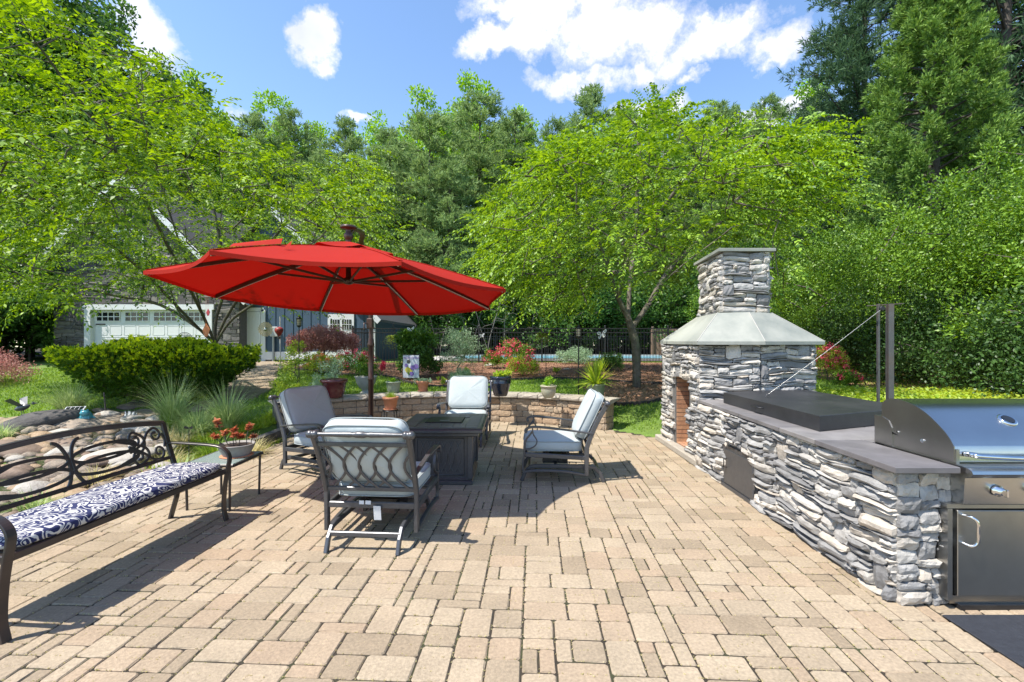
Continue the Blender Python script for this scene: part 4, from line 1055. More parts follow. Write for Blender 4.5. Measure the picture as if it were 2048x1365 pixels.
def make_chair(label):
    t = empty('lounge_chair', (0, 0, 0), 0, label, 'chair', 'matching metal patio armchairs with pale blue cushions')
    Bz = M['bronze']; W2 = .375
    def post(z, s):   # rear post centre line
        if z < .42: return Vector((s*W2, -.35-.02*(z-.1), z))
        q = (z-.42); return Vector((s*W2, -.357-.30*q-.32*q*q, z))
    PZs = [.10, .2, .3, .42, .52, .64, .76, .86, .925]
    for s in (-1, 1):
        mb = MB(); mb.tube([post(z, s) for z in PZs], 1, flat=(.034, .052), up=(0, 1, 0)); mb.build('rear_leg', Bz, t)
        # front leg: curves from seat down to the rocker rail
        mb = MB(); mb.tube(bez([(s*W2, .27, .60), (s*W2, .345, .50), (s*W2, .36, .42), (s*W2, .37, .30), (s*W2, .385, .2), (s*W2, .37, .115)], 4), 1, flat=(.034, .022), up=(0, 1, 0))
        mb.build('front_leg', Bz, t)
        mb = MB(); mb.tube(bez([(s*W2, .375, .13), (s*W2, .2, .145), (s*W2, -.1, .14), (s*W2, -.35, .105)], 5), 1, flat=(.034, .028), up=(0, 0, 1)); mb.tube([(s*W2, .35, .33), (s*W2, -.35, .30)], 1, flat=(.032, .05), up=(0, 0, 1)); mb.build('side_rail', Bz, t)
        # arm
        x = s*(W2+.005); pr = post(.60, s)
        mb = MB(); P = bez([(x, pr.y, .585), (x, -.2, .612), (x, .0, .635), (x+s*.01, .2, .655), (x+s*.012, .30, .650), (x+s*.012, .35, .625), (x+s*.012, .352, .60), (x+s*.012, .335, .592)], 5)
        mb.tube(P, [.9]*10+[1.1]*(len(P)-10), flat=(.045, .02), up=(0, 0, 1)); mb.tube([(x-.025, .34, .603), (x+.03, .34, .603)], .014, 10)
        mb.tube(bez([(x, .27, .645), (x, .262, .57), (x, .22, .50), (x, .235, .44), (x, .30, .40), (x, .36, .395)], 5), 1, flat=(.024, .014), up=(0, 1, 0)); mb.build('armrest', Bz, t)
        # runner leg of the glider base
        xb = s*.285
        mb = MB(); mb.tube([(xb, -.56, 0), (xb, -.52, .10), (xb, -.46, .165), (xb, -.40, .175), (xb, .24, .175), (xb, .30, .165), (xb, .36, .10), (xb, .40, 0)], 1, flat=(.045, .03), up=(1, 0, 0)); mb.build('runner_leg', Bz, t)
    mb = MB(); a, b = post(.925, -1), post(.925, 1)
    xs_ = np.linspace(-W2-.02, W2+.02, 29); rad = [.019]*29
    for k in range(29):
        u = abs(xs_[k])
        rad[k] = .026 if u < .03 else (.017 if u < .06 else (.023 if u < .11 else (.021-.006*min(1, max(0, (u-.12)/.25)))))
    rad[0] = rad[-1] = .02
    mb.tube([(x, a.y, .93) for x in xs_], rad, 10)
    for s in (-1, 1): mb.lathe([(.0, -.055), (.02, -.05), (.032, -.035), (.032, -.01), (.024, 0), (.032, .012), (.032, .03), (.02, .04)], (s*(W2+.0), a.y, .93), 14, R=Matrix.Rotation(-s*math.pi/2, 3, 'Y'))
    mb.build('top_rail', Bz, t)
    mb = MB(); zt, zb = .845, .445
    for z, h in ((zt, .034), (zb, .034)):
        p = post(z, 1); mb.tube([(-W2, p.y, z), (W2, p.y, z)], 1, flat=(.028, h), up=(0, 0, 1))
    def bk(x, z): p = post(z, 1); return Vector((x, p.y, z))
    n = 5; pitch = .62/n
    for k in range(n+1):
        xc = -.31+pitch*k
        for sg, x0 in ((1, xc-.5*pitch), (-1, xc+.5*pitch)):
            P = [bk(min(max(x0+sg*pitch*1.1*math.sin(math.pi*q/10)-sg*pitch*.55, -W2+.01), W2-.01), zt-.01-(zt-zb-.02)*q/10) for q in range(11)]
            if sg*1 == 1 and k == n: continue
            if sg == -1 and k == 0: continue
            mb.tube([p+Vector((0, .006*sg, 0)) for p in P], 1, flat=(.020, .014), up=(0, 1, 0))
    mb.build('back_lattice', Bz, t)
    mb = MB()
    for y in (-.355, .345): mb.tube([(-W2, y, .31 if y < 0 else .33), (W2, y, .31 if y < 0 else .33)], 1, flat=(.03, .05), up=(0, 0, 1))
    for y in (-.15, .1): mb.tube([(-W2, y, .32), (W2, y, .32)], 1, flat=(.03, .02), up=(0, 0, 1))
    mb.build('seat_frame', Bz, t)
    mb = MB(); mb.tube([(-.285, -.50, .13), (.285, -.50, .13)], 1, flat=(.03, .04), up=(0, 0, 1)); mb.build('cross_bar', Bz, t); mb = MB(); mb.tube([(-.285, .32, .12), (.285, .32, .12)], 1, flat=(.03, .04), up=(0, 0, 1)); mb.build('cross_bar', Bz, t)
    mb = MB(); mb.box((0, -.02, .24), (.3, .12, .05)); mb.box((.14, 0, .22), (.03, .3, .08)); mb.box((-.14, 0, .22), (.03, .3, .08)); mb.tube([(-.2, -.06, .22), (.2, -.06, .22)], .02, 8); mb.tube([(-.285, 0, .19), (.285, 0, .19)], .018, 8); mb.build('glider', M['black'], t)
    # cushions
    V, F = cushion(lambda x, y, z: (x, .035+y, .42+z), .67, .70, .15, .012, seed=3, wr=.0025)
    mb = MB(); mb.add(V, F, 0, True); sc = mb.build('seat_cushion', M['cushion'], t)
    def ring(sx, sy, zz, fn):
        P = []
        for i in range(49):
            a = 2*math.pi*i/48; x = math.copysign(abs(math.cos(a))**.3, math.cos(a)); y = math.copysign(abs(math.sin(a))**.3, math.sin(a)); P.append(fn(x*sx/2, y*sy/2, zz))
        return P
    mb = MB(); 
    for zz in (.052, -.052): mb.tube(ring(.664, .694, zz, lambda x, y, z: (x, .035+y, .42+z)), .0055, 6, cap=False)
    mb.build('piping', M['piping'], sc)
    c0 = post(.46, 1); c1 = post(.925, 1); ax = (Vector((0, c1.y, c1.z))-Vector((0, c0.y, c0.z))).normalized(); nn = Vector((0, ax.z, -ax.y))
    org = Vector((0, c0.y, .46))+nn*.105+ax*.285
    fb = lambda x, y, z: tuple(org+Vector((x, 0, 0))+ax*y+nn*z)
    V, F = cushion(fb, .67, .57, .15, .02, seed=5, wr=.004)
    mb = MB(); mb.add(V, F, 0, True); bc = mb.build('back_cushion', M['cushion'], t)
    mb = MB()
    for zz in (.052, -.052): mb.tube(ring(.666, .566, zz, fb), .0055, 6, cap=False)
    mb.build('piping', M['piping'], bc)
    return t
ch0 = make_chair('pale blue cushioned armchair seen from behind in front of the fire table')
mb = MB(); mb.box((.06, -.385, .255), (.06, .004, .12), rot=(.15, 'X')); mb.box((-.02, -.376, .335), (.045, .003, .03)); mb.box((-.075, -.376, .335), (.04, .003, .03)); mb.build('care_tag', M['white'], ch0)
def place(o, x, y, face): o.location = (x, y, 0); o.rotation_euler = (0, 0, math.atan2(face[1], face[0])-math.pi/2)
lst = [((-2.35, 5.98), (.88, -.47), 'armchair at the left under the red umbrella, its back cushion in shade'),
       ((-.76, 7.62), (-.02, -1), 'armchair on the far side of the fire table facing the camera'),
       ((.53, 5.76), (-1, .06), 'armchair at the right of the fire table seen from the side')]
for p, f, lb in lst:
    c = copy_tree(ch0); c['label'] = lb; place(c, p[0], p[1], f)
    for k in kids(c):
        if k.name.startswith('care_tag'): bpy.data.objects.remove(k)
place(ch0, -1.125, 4.16, (.07, 1))

# ------------------------------------------------------------------ fire pit table
ft = empty('fire_table', (-.82, 5.75, 0), 0, 'dark square metal fire pit table with panelled base between the armchairs', 'table')
M['tabletop'] = mat('table_top', (.12, .12, .13), (.18, .18, .19), .38, scale=9, bump=.15, bscale=60, c3=(.10, .085, .075))
mb = MB(); hx, hy, zt = .49, .56, .67
mb.prism([(-hx, -hy), (hx, -hy), (hx, hy), (-hx, hy)], zt-.055, zt-.012, bev=.008)
mb.prism([(-hx+.02, -hy+.02), (hx-.02, -hy+.02), (hx-.02, hy-.02), (-hx+.02, hy-.02)], zt-.012, zt-.001, bev=.003); mb.prism([(-hx+.05, -hy+.05), (hx-.05, -hy+.05), (hx-.05, hy-.05), (-hx+.05, hy-.05)], zt-.1, zt-.055, bev=.01)
tp = mb.build('table_top', M['bronze'], ft)
mb = MB()
for i in range(6):
    for j in range(7):
        x0, y0 = -hx+.06+i*(2*hx-.12)/6, -hy+.06+j*(2*hy-.12)/7
        if 1 <= i <= 4 and 2 <= j <= 4: continue
        mb.prism([(x0+.003, y0+.003), (x0+(2*hx-.12)/6-.003, y0+.003), (x0+(2*hx-.12)/6-.003, y0+(2*hy-.12)/7-.003), (x0+.003, y0+(2*hy-.12)/7-.003)], zt-.001, zt+.003)
mb.build('tile_border', M['tabletop'], tp)
mb = MB(); mb.prism([(-.22, -.20), (.22, -.20), (.22, .20), (-.22, .20)], zt-.001, zt+.012, bev=.004); bc_ = mb.build('burner_cover', M['black'], tp)
mb = MB(); mb.box((0, -.08, zt+.014), (.12, .016, .004)); mb.build('handle', M['steel_dull'], bc_)
mb = MB(); bx, by = .34, .40
mb.prism([(-bx, -by), (bx, -by), (bx, by), (-bx, by)], .06, zt-.09, bev=.006); mb.prism([(-bx-.03, -by-.03), (bx+.03, -by-.03), (bx+.03, by+.03), (-bx-.03, by+.03)], 0, .05, bev=.008); mb.prism([(-bx-.015, -by-.015), (bx+.015, -by-.015), (bx+.015, by+.015), (-bx-.015, by+.015)], .05, .075, bev=.008)
for sx in (-1, 1):
    for sy in (-1, 1): mb.box((sx*bx, sy*by, .32), (.06, .06, .50), bev=.008)
bs = mb.build('base_cabinet', M['bronze'], ft)
for (c, u, L) in (((0, -by-.004), (1, 0), bx), ((0, by+.004), (1, 0), bx), ((bx+.004, 0), (0, 1), by), ((-bx-.004, 0), (0, 1), by)):
    mb = MB(); 
    def pp(s, z): return (c[0]+u[0]*s, c[1]+u[1]*s, z)
    l = L-.07; mb.tube([pp(-l, .11), pp(l, .11), pp(l, .53), pp(-l, .53), pp(-l, .11)], .007, 6)
    n = 6; pt = 2*(l-.03)/n
    for k in range(n):
        for sg in (-1, 1): mb.tube([pp(-l+.03+pt*(k+.5)+sg*pt*.8*(math.sin(math.pi*q/10)-.5), .14+.36*q/10) for q in range(11)], .006, 6)
    mb.build('panel', M['bronze'], bs)

# ------------------------------------------------------------------ bench (local x along length, faces local -y -> world +x)
bn = empty('metal_bench', (-2.89, 3.43, 0), 0, 'long dark metal garden bench with scrolled back at the left edge', 'bench')
BL = 1.74; Bm = M['bench_metal']
ang = math.pi/2-math.radians(4.7)   # local +x -> world direction (.08,1); local -y -> world +x
bn.rotation_euler = (0, 0, ang)
HX = BL/2
for s in (-1, 1):
    mb = MB(); x = s*HX
    mb.tube(bez([(x, -.19, 0), (x, -.165, .12), (x, -.175, .3), (x, -.20, .46), (x, -.22, .58), (x, -.17, .655), (x, -.08, .685), (x, .15, .70), (x, .34, .705), (x, .40, .70)], 5), 1, flat=(.052, .016), up=(0, -1, .5)); mb.build('arm', Bm, bn)
    mb = MB(); mb.tube([(x, .36, 0), (x, .30, .2), (x, .27, .40), (x, .27, .47)], 1, flat=(.05, .022), up=(0, 1, 0)); mb.tube([(x, .27, .34), (x, .32, .5), (x, .385, .70), (x, .44, .89)], 1, flat=(.05, .025), up=(0, 1, 0)); mb.build('rear_leg', Bm, bn)
def bkp(xx, z): return Vector((xx, .32+(z-.5)*.31, z))
def crest(xx): return .885+.07*(1-(xx/HX)**2)
mb = MB(); mb.tube([bkp(xx, crest(xx)) for xx in np.linspace(-HX, HX, 17)], 1, flat=(.028, .045), up=(0, -.3, 1)); mb.tube([bkp(-HX, .575), bkp(HX, .575)], 1, flat=(.024, .03), up=(0, -.3, 1)); mb.build('back_frame', Bm, bn)
mb = MB()
def cv(pts, r=1, n=6): mb.tube([bkp(p.x, p.y) for p in bez([(a, b, 0) for a, b in pts], n)], r, flat=(.020, .014), up=(0, -1, .3))
def ell(cx, cz, a, b, a0=0, a1=2*math.pi, tilt=0):
    P = []
    for k in range(33):
        t = a0+(a1-a0)*k/32; x, z = a*math.cos(t), b*math.sin(t); P.append((cx+x*math.cos(tilt)-z*math.sin(tilt), cz+x*math.sin(tilt)+z*math.cos(tilt)))
    mb.tube([bkp(p[0], p[1]) for p in P], 1, flat=(.024, .014), up=(0, -1, .3))
def spiral(cx, cz, r0, turns, a0, sg=1):
    P = []
    for k in range(26):
        t = k/25; rr_ = r0*(1-t*.72); a = a0+sg*turns*2*math.pi*t; P.append((cx+rr_*math.cos(a), cz+rr_*math.sin(a)))
    mb.tube([bkp(p[0], p[1]) for p in P], [1]*22+[1.1, 1.3, 1.5, 1.3], flat=(.018, .014), up=(0, -1, .3)); return P[0]
for s in (-1, 1):
    ell(s*.28, .765, .27, .060); ell(s*.28, .675, .27, .060)
    ell(s*.10, .735, .088, .17, math.pi/2 if s > 0 else -math.pi/2, 3*math.pi/2 if s > 0 else math.pi/2)
    # end scrolls
    ex = HX-.03
    P1 = spiral(s*(ex-.29), .795, .066, 1.1, math.pi*.5, s)
    P2 = spiral(s*(ex-.09), .80, .062, 1.1, math.pi*.5, -s)
    P3 = spiral(s*(ex-.09), .650, .060, 1.1, -math.pi*.5, s)
    P4 = spiral(s*(ex-.29), .650, .066, 1.1, -math.pi*.5, -s)
    cv([(s*(ex-.29), .861), (s*(ex-.21), .80), (s*(ex-.22), .72), (s*(ex-.30), .67), (s*(ex-.48), .62)])
    cv([(s*(ex-.29), .584), (s*(ex-.20), .63), (s*(ex-.20), .70), (s*(ex-.28), .75), (s*(ex-.48), .82)])
    cv([(s*(ex-.09), .862), (s*(ex-.16), .83), (s*(ex-.23), .75), (s*(ex-.36), .70)])
    cv([(s*(ex-.09), .590), (s*(ex-.16), .60), (s*(ex-.25), .68), (s*(ex-.36), .75)])
    cv([(s*(ex-.02), .80), (s*ex, .74), (s*(ex-.02), .68)])
mb.build('back_scrollwork', Bm, bn)
mb = MB(); mb.tube([(-HX, -.19, .455), (HX, -.19, .455)], 1, flat=(.03, .045), up=(0, 0, 1)); mb.tube([(-HX, .27, .455), (HX, .27, .455)], 1, flat=(.03, .04), up=(0, 0, 1))
for k in range(15): x = -HX+.06+k*(BL-.12)/14; mb.tube([(x, -.19, .465), (x, .27, .465)], 1, flat=(.03, .01), up=(0, 0, 1))
for s in (-1, 1): mb.tube([(s*HX, -.19, .455), (s*HX, .27, .455)], 1, flat=(.03, .04), up=(0, 0, 1))
mb.build('seat_frame', Bm, bn)
V, F = cushion(lambda x, y, z: (x, .035+y, .512+z), BL-.03, .50, .076, .004, seed=12, wr=.002)
mb = MB(); mb.add(V, F, 0, True); o = mb.build('bench_cushion', M['paisley']); o.location = bn.location; o.rotation_euler = bn.rotation_euler
tag(o, 'long navy and white paisley cushion on the metal bench seat', 'cushion')

# ------------------------------------------------------------------ glass side table
st = empty('side_table', (-2.94, 4.77, 0), 0, 'small glass topped metal side table beyond the bench', 'table')
glass = bpy.data.materials.new('green_glass'); glass.use_nodes = True; pg = glass.node_tree.nodes['Principled BSDF']
pg.inputs['Base Color'].default_value = (.36, .45, .42, 1); pg.inputs['Roughness'].default_value = .12; pg.inputs['Transmission Weight'].default_value = .45; pg.inputs['IOR'].default_value = 1.45
mb = MB(); mb.prism([(-.235, -.26), (.235, -.26), (.235, .26), (-.235, .26)], .452, .460, bev=.003); mb.build('glass_top', glass, st)
mb = MB(); q = [(-.24, -.265), (.24, -.265), (.24, .265), (-.24, .265), (-.24, -.265)]
for a, b in zip(q, q[1:]): mb.tube([(*a, .44), (*b, .44)], 1, flat=(.02, .028), up=(0, 0, 1))
mb.build('frame', M['bench_metal'], st)
for x, y in ((-.23, -.25), (.2, -.255), (.22, .25), (-.2, .25)): mb = MB(); mb.tube([(x*.97, y*.97, 0), (x, y, .44)], .012, 8); mb.build('leg', M['bench_metal'], st)
bp = empty('bowl_planter', (-2.86, 4.83, .461), 0, 'low grey round bowl of red and orange succulents on the glass table', 'planter')
mb = MB(); mb.lathe([(.12, 0), (.125, .012), (.15, .06), (.17, .115), (.178, .12), (.170, .125), (.155, .105), (0, .10)], n=28); mb.build('bowl', mat('grey_bowl', (.24, .235, .225), (.34, .33, .31), .8, scale=12, bump=.2), bp)
mb = MB(); mb.lathe([(.15, 0), (.158, .004), (.155, .009), (.10, .009)], (0, 0, -.0), 28); mb.build('saucer', M['terracotta'], bp)
mb = MB(); mb.lathe([(.152, .106), (0, .112)], n=20); mb.build('soil', M['soil'], bp)
r = np.random.default_rng(44); Q = []; mb = MB()
for (x, y, h, lean) in ((-.09, .0, .25, -.6), (-.03, .05, .16, -.2), (.0, -.05, .12, .1), (.09, .02, .20, .25), (.05, -.03, .10, .2), (-.11, -.04, .10, -1.2), (-.05, -.06, .15, -.3), (.12, .05, .08, .6)):
    tip = Vector((x+lean*h*.8, y, .11+h)); P = bez([(x, y, .11), ((x+tip.x)/2-.01, y, .11+h*.55), tip], 5); mb.tube(P, .004, 5)
    for k in range(len(P)-4, len(P)):
        m_ = 12; B_ = np.tile(np.array(P[k]), (m_, 1)); D = rand_dirs(m_, r); D[:, 2] = np.abs(D[:, 2])*.5
        Q.append(leaf_quads(B_, D, rand_dirs(m_, r)*.5+[0, 0, 1], .05, .026))
mb.build('stem', M['dbark'], bp); quads_obj('succulent_leaves', np.concatenate(Q), M['succ'], bp)
# ------------------------------------------------------------------ trees and shrubs
def limbw(pts): return [Vector((PX(px, d), d, PZ(py, d))) for px, py, d in pts]
def broad_tree(name, label, base, limbs, T, per, L, Wd, m, seed, mlv=15, slen=.56, droop=.45, rmax=.13, tip=.006, spread=.38, group=None, center=None, prune=.0, flat=.75, mbark='bark', outb=.8):
    r = np.random.default_rng(seed); t = empty(name, base, 0, label, 'tree', group)
    A, par, tips = skeleton(limbs, T, .4, .16, r)
    o = limb_mesh('trunk', A, par, tip, 2.35, M[mbark], t, rmax=rmax, prune=prune); loc0(o, t)
    c = np.array(center if center is not None else T.mean(0)); B = []; D = []
    for k, ti in enumerate(tips):
        p = A[ti]; pp = A[par[ti]]; g = unit(p-pp)
        n = per; b = p+r.normal(size=(n, 3))*np.array([spread, spread, spread*.55])-g*r.random((n, 1))*.3
        ow = (p-c); ow = unit(ow*np.array([1, 1, .55]))
        d = unit(ow*outb+g*.5+unit(rand_dirs(1, r))*.5*np.array([1, 1, .4])+rand_dirs(n, r)*.42*np.array([1, 1, .5])); B.append(b); D.append(d)
    B = np.concatenate(B); D = np.concatenate(D)
    Q = sprays(B, D, r.uniform(.6, 1.25, len(B))*slen, mlv, L, Wd, droop, flat, r)
    o = quads_obj('crown', Q, m, t); loc0(o, t); return t
def ell_targets(n, c, rad, seed, shell=.75, zmin=None, keep=None):
    r = np.random.default_rng(seed); P = in_ellipsoid(n*6, c, rad, r, shell, zmin)
    q = np.sin(P[:, 0]*2.1+1.3*np.sin(P[:, 2]*1.7))*np.sin(P[:, 1]*1.9+.7)+.8*np.sin(P[:, 2]*4.2+P[:, 0]*.8+P[:, 1]*.5); P = P[q > -.25]
    if keep is not None: P = P[[keep(p) for p in P]]
    return P[:n]
# right garden elm
base = Vector((3.0, 11.2, .45))
lim = [([base, (3.0, 11.2, 1.0), (2.97, 11.2, 1.6), (2.80, 11.2, 2.2)], None)]
def sub(*ps): return [Vector(p) for p in ps]
lim += [(sub((2.80, 11.2, 2.2), (2.50, 11.15, 2.8), (2.2, 11.0, 3.6), (1.6, 10.6, 4.6), (.8, 10.4, 5.3)), 14), (sub((2.90, 11.2, 1.95), (3.3, 11.3, 2.6), (3.9, 11.2, 3.3), (4.9, 10.9, 4.1)), 13),
        (sub((2.80, 11.2, 2.2), (2.95, 11.6, 3.2), (3.2, 12.0, 4.4), (3.3, 12.2, 6.2)), 14), (sub((2.55, 11.15, 2.7), (2.7, 10.6, 3.6), (3.3, 9.9, 4.6), (3.8, 9.4, 5.3)), 18), (sub((3.3, 11.3, 2.5), (4.2, 12.2, 3.6), (5.6, 12.6, 4.8), (6.6, 12.8, 5.4)), 38)]
def keep_elm(p):
    px, py = 1024+CF*p[0]/p[1], 682.5-CF*(p[2]-CH)/p[1]
    lo = 610 if px < 1180 else (560 if px < 1390 else (600 if px > 1540 else 470))
    top = np.interp(px, [940, 1000, 1080, 1180, 1260, 1350, 1420, 1500, 1580, 1680, 1720], [470, 400, 320, 265, 215, 200, 240, 270, 270, 235, 320])
    if px > 1575 and py > 430: return False
    return 955 < px < 1680 and top < py < lo
T = ell_targets(820, (3.4, 11.4, 4.6), (4.9, 4.2, 3.7), 101, .8, 2.1, keep_elm)
broad_tree('elm_tree', 'bright lime green elm with mottled leaning trunk in a mulch ring behind the fireplace', base, lim, T, 7, .10, .5, M['elm'], 102, center=(3.2, 11.3, 3.6), tip=.0095, rmax=.13, spread=.28, flat=.65)
# left garden elm, leaves reach towards the camera
base = Vector((-8.35, 13.0, .45)); F0 = Vector((-8.3, 13, 1.55))
lim = [([base, (-8.33, 13, .8), (-8.32, 13, 1.2), F0], None)]
for pts in ([(395, 655, 12.8), (355, 620, 12.5), (325, 540, 12), (240, 440, 11), (120, 330, 10)], [(405, 630, 12.6), (385, 560, 12.2), (340, 430, 11.5), (300, 300, 10.6), (240, 180, 10)], [(432, 640, 13), (450, 560, 12.9), (430, 430, 12.6), (400, 300, 12.4)],
            [(455, 650, 12.8), (490, 620, 12.3), (560, 585, 11.8), (640, 600, 11.2), (700, 610, 10.8)], [(450, 640, 13), (500, 560, 12.6), (560, 460, 12), (640, 390, 11.5)], [(400, 660, 13), (320, 610, 13), (220, 590, 12.4), (120, 560, 11.5)],
            [(410, 640, 12.5), (360, 540, 11), (250, 330, 9), (120, 150, 7.6), (60, 70, 7)], [(380, 640, 12.2), (260, 520, 10.5), (120, 430, 9), (0, 360, 8)]):
    lim.append(([F0]+limbw(pts), 15))
def keep_l(p):
    px, py = 1024+CF*p[0]/p[1], 682.5-CF*(p[2]-CH)/p[1]
    top = np.interp(px, [-80, 0, 60, 120, 200, 280, 340, 400, 430, 480, 560, 620, 680, 740, 800], [-60, -40, 0, 30, 60, 100, 150, 160, 250, 270, 290, 330, 280, 330, 420])
    lo = np.interp(px, [-80, 0, 60, 200, 260, 400, 440, 560, 640, 740, 800], [600, 600, 590, 600, 585, 560, 560, 600, 610, 600, 480])
    if 440 < px < 560 and py > 560: return False
    if px < 260 and py < 260 and (math.sin(p[0]*37.7+p[1]*91.3) > .1): return False
    return -160 < px < 775 and top+12 < py < lo
T = ell_targets(880, (-8.6, 11.2, 5.2), (6.2, 5.2, 4.0), 111, .8, 2.6, keep_l)
r_ = np.random.default_rng(5); T2 = []
while len(T2) < 75:     # near branches on the left
    d = r_.uniform(6.0, 9.0); px = r_.uniform(-60, 420); py = r_.uniform(-40, 420)
    p = np.array([PX(px, d), d, PZ(py, d)])
    if keep_l(p) and px < 330+(9-d)*0+py*.2: T2.append(p)
T = np.concatenate([T, np.array(T2)])
broad_tree('elm_tree', 'large green elm with low forked trunk behind the round clipped yew', base, lim, T, 6, .105, .46, M['elm2'], 112, center=(-8.4, 12.6, 3.4), slen=.60, rmax=.17, tip=.0075, spread=.32, flat=.6)

def clump_quads(C, n_each, rad, L, Wd, r, up=.3, flatn=.5):
    n = len(C); B = np.repeat(C, n_each, 0)+rand_dirs(n*n_each, r)*(r.random((n*n_each, 1))**.5)*np.repeat(rad, n_each)[:, None]
    out = unit(B-np.repeat(C, n_each, 0)); D = unit(out*.7+rand_dirs(len(B), r)*.7+np.array([0, 0, up])); Nn = unit(rand_dirs(len(B), r)+out*.5+np.array([0, 0, flatn]))
    return leaf_quads(B, D, Nn, L*r.uniform(.7, 1.3, len(B)), L*Wd)
def hardwood_mesh(h, w, seed, m, nc=130, nl=190, L=.22, base_h=.28):
    """crown as clusters of leaves over an irregular envelope, plus trunk and limbs"""
    r = np.random.default_rng(seed); lobes = [(r.uniform(-.25, .25)*w, r.uniform(-.25, .25)*w, h*r.uniform(.45, .8), w*r.uniform(.28, .42), h*r.uniform(.14, .24)) for _ in range(6)]+[(0, 0, h*.80, w*.22, h*.2), (0, 0, h*.5, w*.45, h*.22)]
    C = []
    while len(C) < nc:
        x, y, z, a, b_ = lobes[r.integers(len(lobes))]; d = unit(r.normal(size=3))*(r.random()**.25); p = np.array([x+d[0]*a, y+d[1]*a, z+d[2]*b_])
        if p[2] > h*base_h: C.append(p)
    C = np.array(C); rad = r.uniform(.4, .85, nc)*w*.12+.1
    Q = clump_quads(C, nl, rad, L, .6, r, .1)
    A, par, tips = skeleton([([(0, 0, 0), (0, 0, h*.25), (.1, 0, h*.5), (0, .1, h*.8)], None)], C[::2], 1.2, .12, r)
    return Q, A, par
def mk_hard(name, label, seed, m, h=18, w=8, group=None, cat='tree', **kw):
    t = empty(name, (0, 0, 0), 0, label, cat, group); Q, A, par = hardwood_mesh(h, w, seed, m, **kw)
    limb_mesh('trunk', A, par, .03, 2.2, M['dbark'], t, rmax=h*.014, sides=4); quads_obj('crown', Q, m, t); return t
def mk_pine(name, label, seed, m, h=18, w=7, group=None, L=.36, wd=.055, dense=1.0, top_only=.2, k=7):
    r = np.random.default_rng(seed); t = empty(name, (0, 0, 0), 0, label, 'tree', group)
    mb = MB(); mb.tube([(0, 0, 0), (.1, .05, h*.3), (-.05, 0, h*.65), (0, 0, h*.98)], [h*.013, h*.011, h*.007, .02], 7)
    B = []; D = []
    nb = int(125*dense)
    for i in range(nb):
        f = top_only+(1-top_only)*(i+r.random())/nb; z = h*f; a = r.uniform(0, 2*math.pi); ln = w/2*((1-f)**.62*1.25+.10)*r.uniform(.55, 1.1); ln = min(ln, w*.55)
        rise = .25+.5*f; dirv = np.array([math.cos(a), math.sin(a), rise*.5]); P = [np.array([0, 0, z])+dirv*ln*s+np.array([0, 0, -.12*ln*s*(1-s)]) for s in np.linspace(0, 1, 6)]
        mb.tube(P, [.035*(1-s*.8)*(ln/3+.4) for s in np.linspace(0, 1, 6)], 4)
        nt = int(10+ln*11)
        s = r.uniform(.25, 1.02, nt)**.7; b = np.array([0, 0, z])+dirv*ln*s[:, None]+r.normal(size=(nt, 3))*np.array([.30, .30, .16])*(.5+ln*.18)
        B.append(b); D.append(unit(np.array([math.cos(a), math.sin(a), .7])+r.normal(size=(nt, 3))*.5))
    mb.build('trunk', M['dbark'], t); B = np.concatenate(B); D = np.concatenate(D)
    quads_obj('crown', tufts(B, D, k, L, wd, .8, r), m, t); return t
def mk_shrub(name, label, seed, m, w=4, h=4, nc=120, nl=150, L=.07, Wd=.55, cat='shrub', group=None, base=.0, lumpy=.25, stems=5, rad=.13, fill=.75, up=.3, shape=None):
    r = np.random.default_rng(seed); t = empty(name, (0, 0, 0), 0, label, cat, group); C = []
    ph = r.uniform(0, 6, 4)
    while len(C) < nc:
        d = unit(r.normal(size=3)); 
        if d[2] < -.55: continue
        q = (1-fill*r.random()**2.2)*(1+lumpy*math.sin(d[0]*5+ph[0])*math.sin(d[1]*5+ph[1]+d[2]*4))
        p = np.array([d[0]*w/2*q, d[1]*w/2*q, h*(base+(1-base)*(.5+.5*d[2]*q))])
        if shape: p = shape(p)
        if p[2] < .04*h: p[2] = .04*h
        C.append(p)
    C = np.array(C); Q = clump_quads(C, nl, r.uniform(.7, 1.3, nc)*w*rad, L, Wd, r, up)
    Q[..., 2] = np.maximum(Q[..., 2], .005)
    lim = [([(0, 0, -.1), (0, 0, h*.12), (0, 0, h*.2)], None)]
    A, par, tips = skeleton(lim, C[::max(1, nc//40)], .3*w/4+.1, .15, r)
    limb_mesh('branches', A, par, .004+.002*w, 2.3, M['dbark'], t, rmax=.03*w/2, sides=4); quads_obj('foliage', Q, m, t); return t
def put(proto, x, y, z, s=(1, 1, 1), rz=0, first=True, label=None, group=None):
    o = proto if first else copy_tree(proto)
    o.location = (x, y, z); o.scale = s if isinstance(s, tuple) else (s, s, s); o.rotation_euler = (0, 0, rz)
    if label: o['label'] = label
    if group: o['group'] = group
    return o

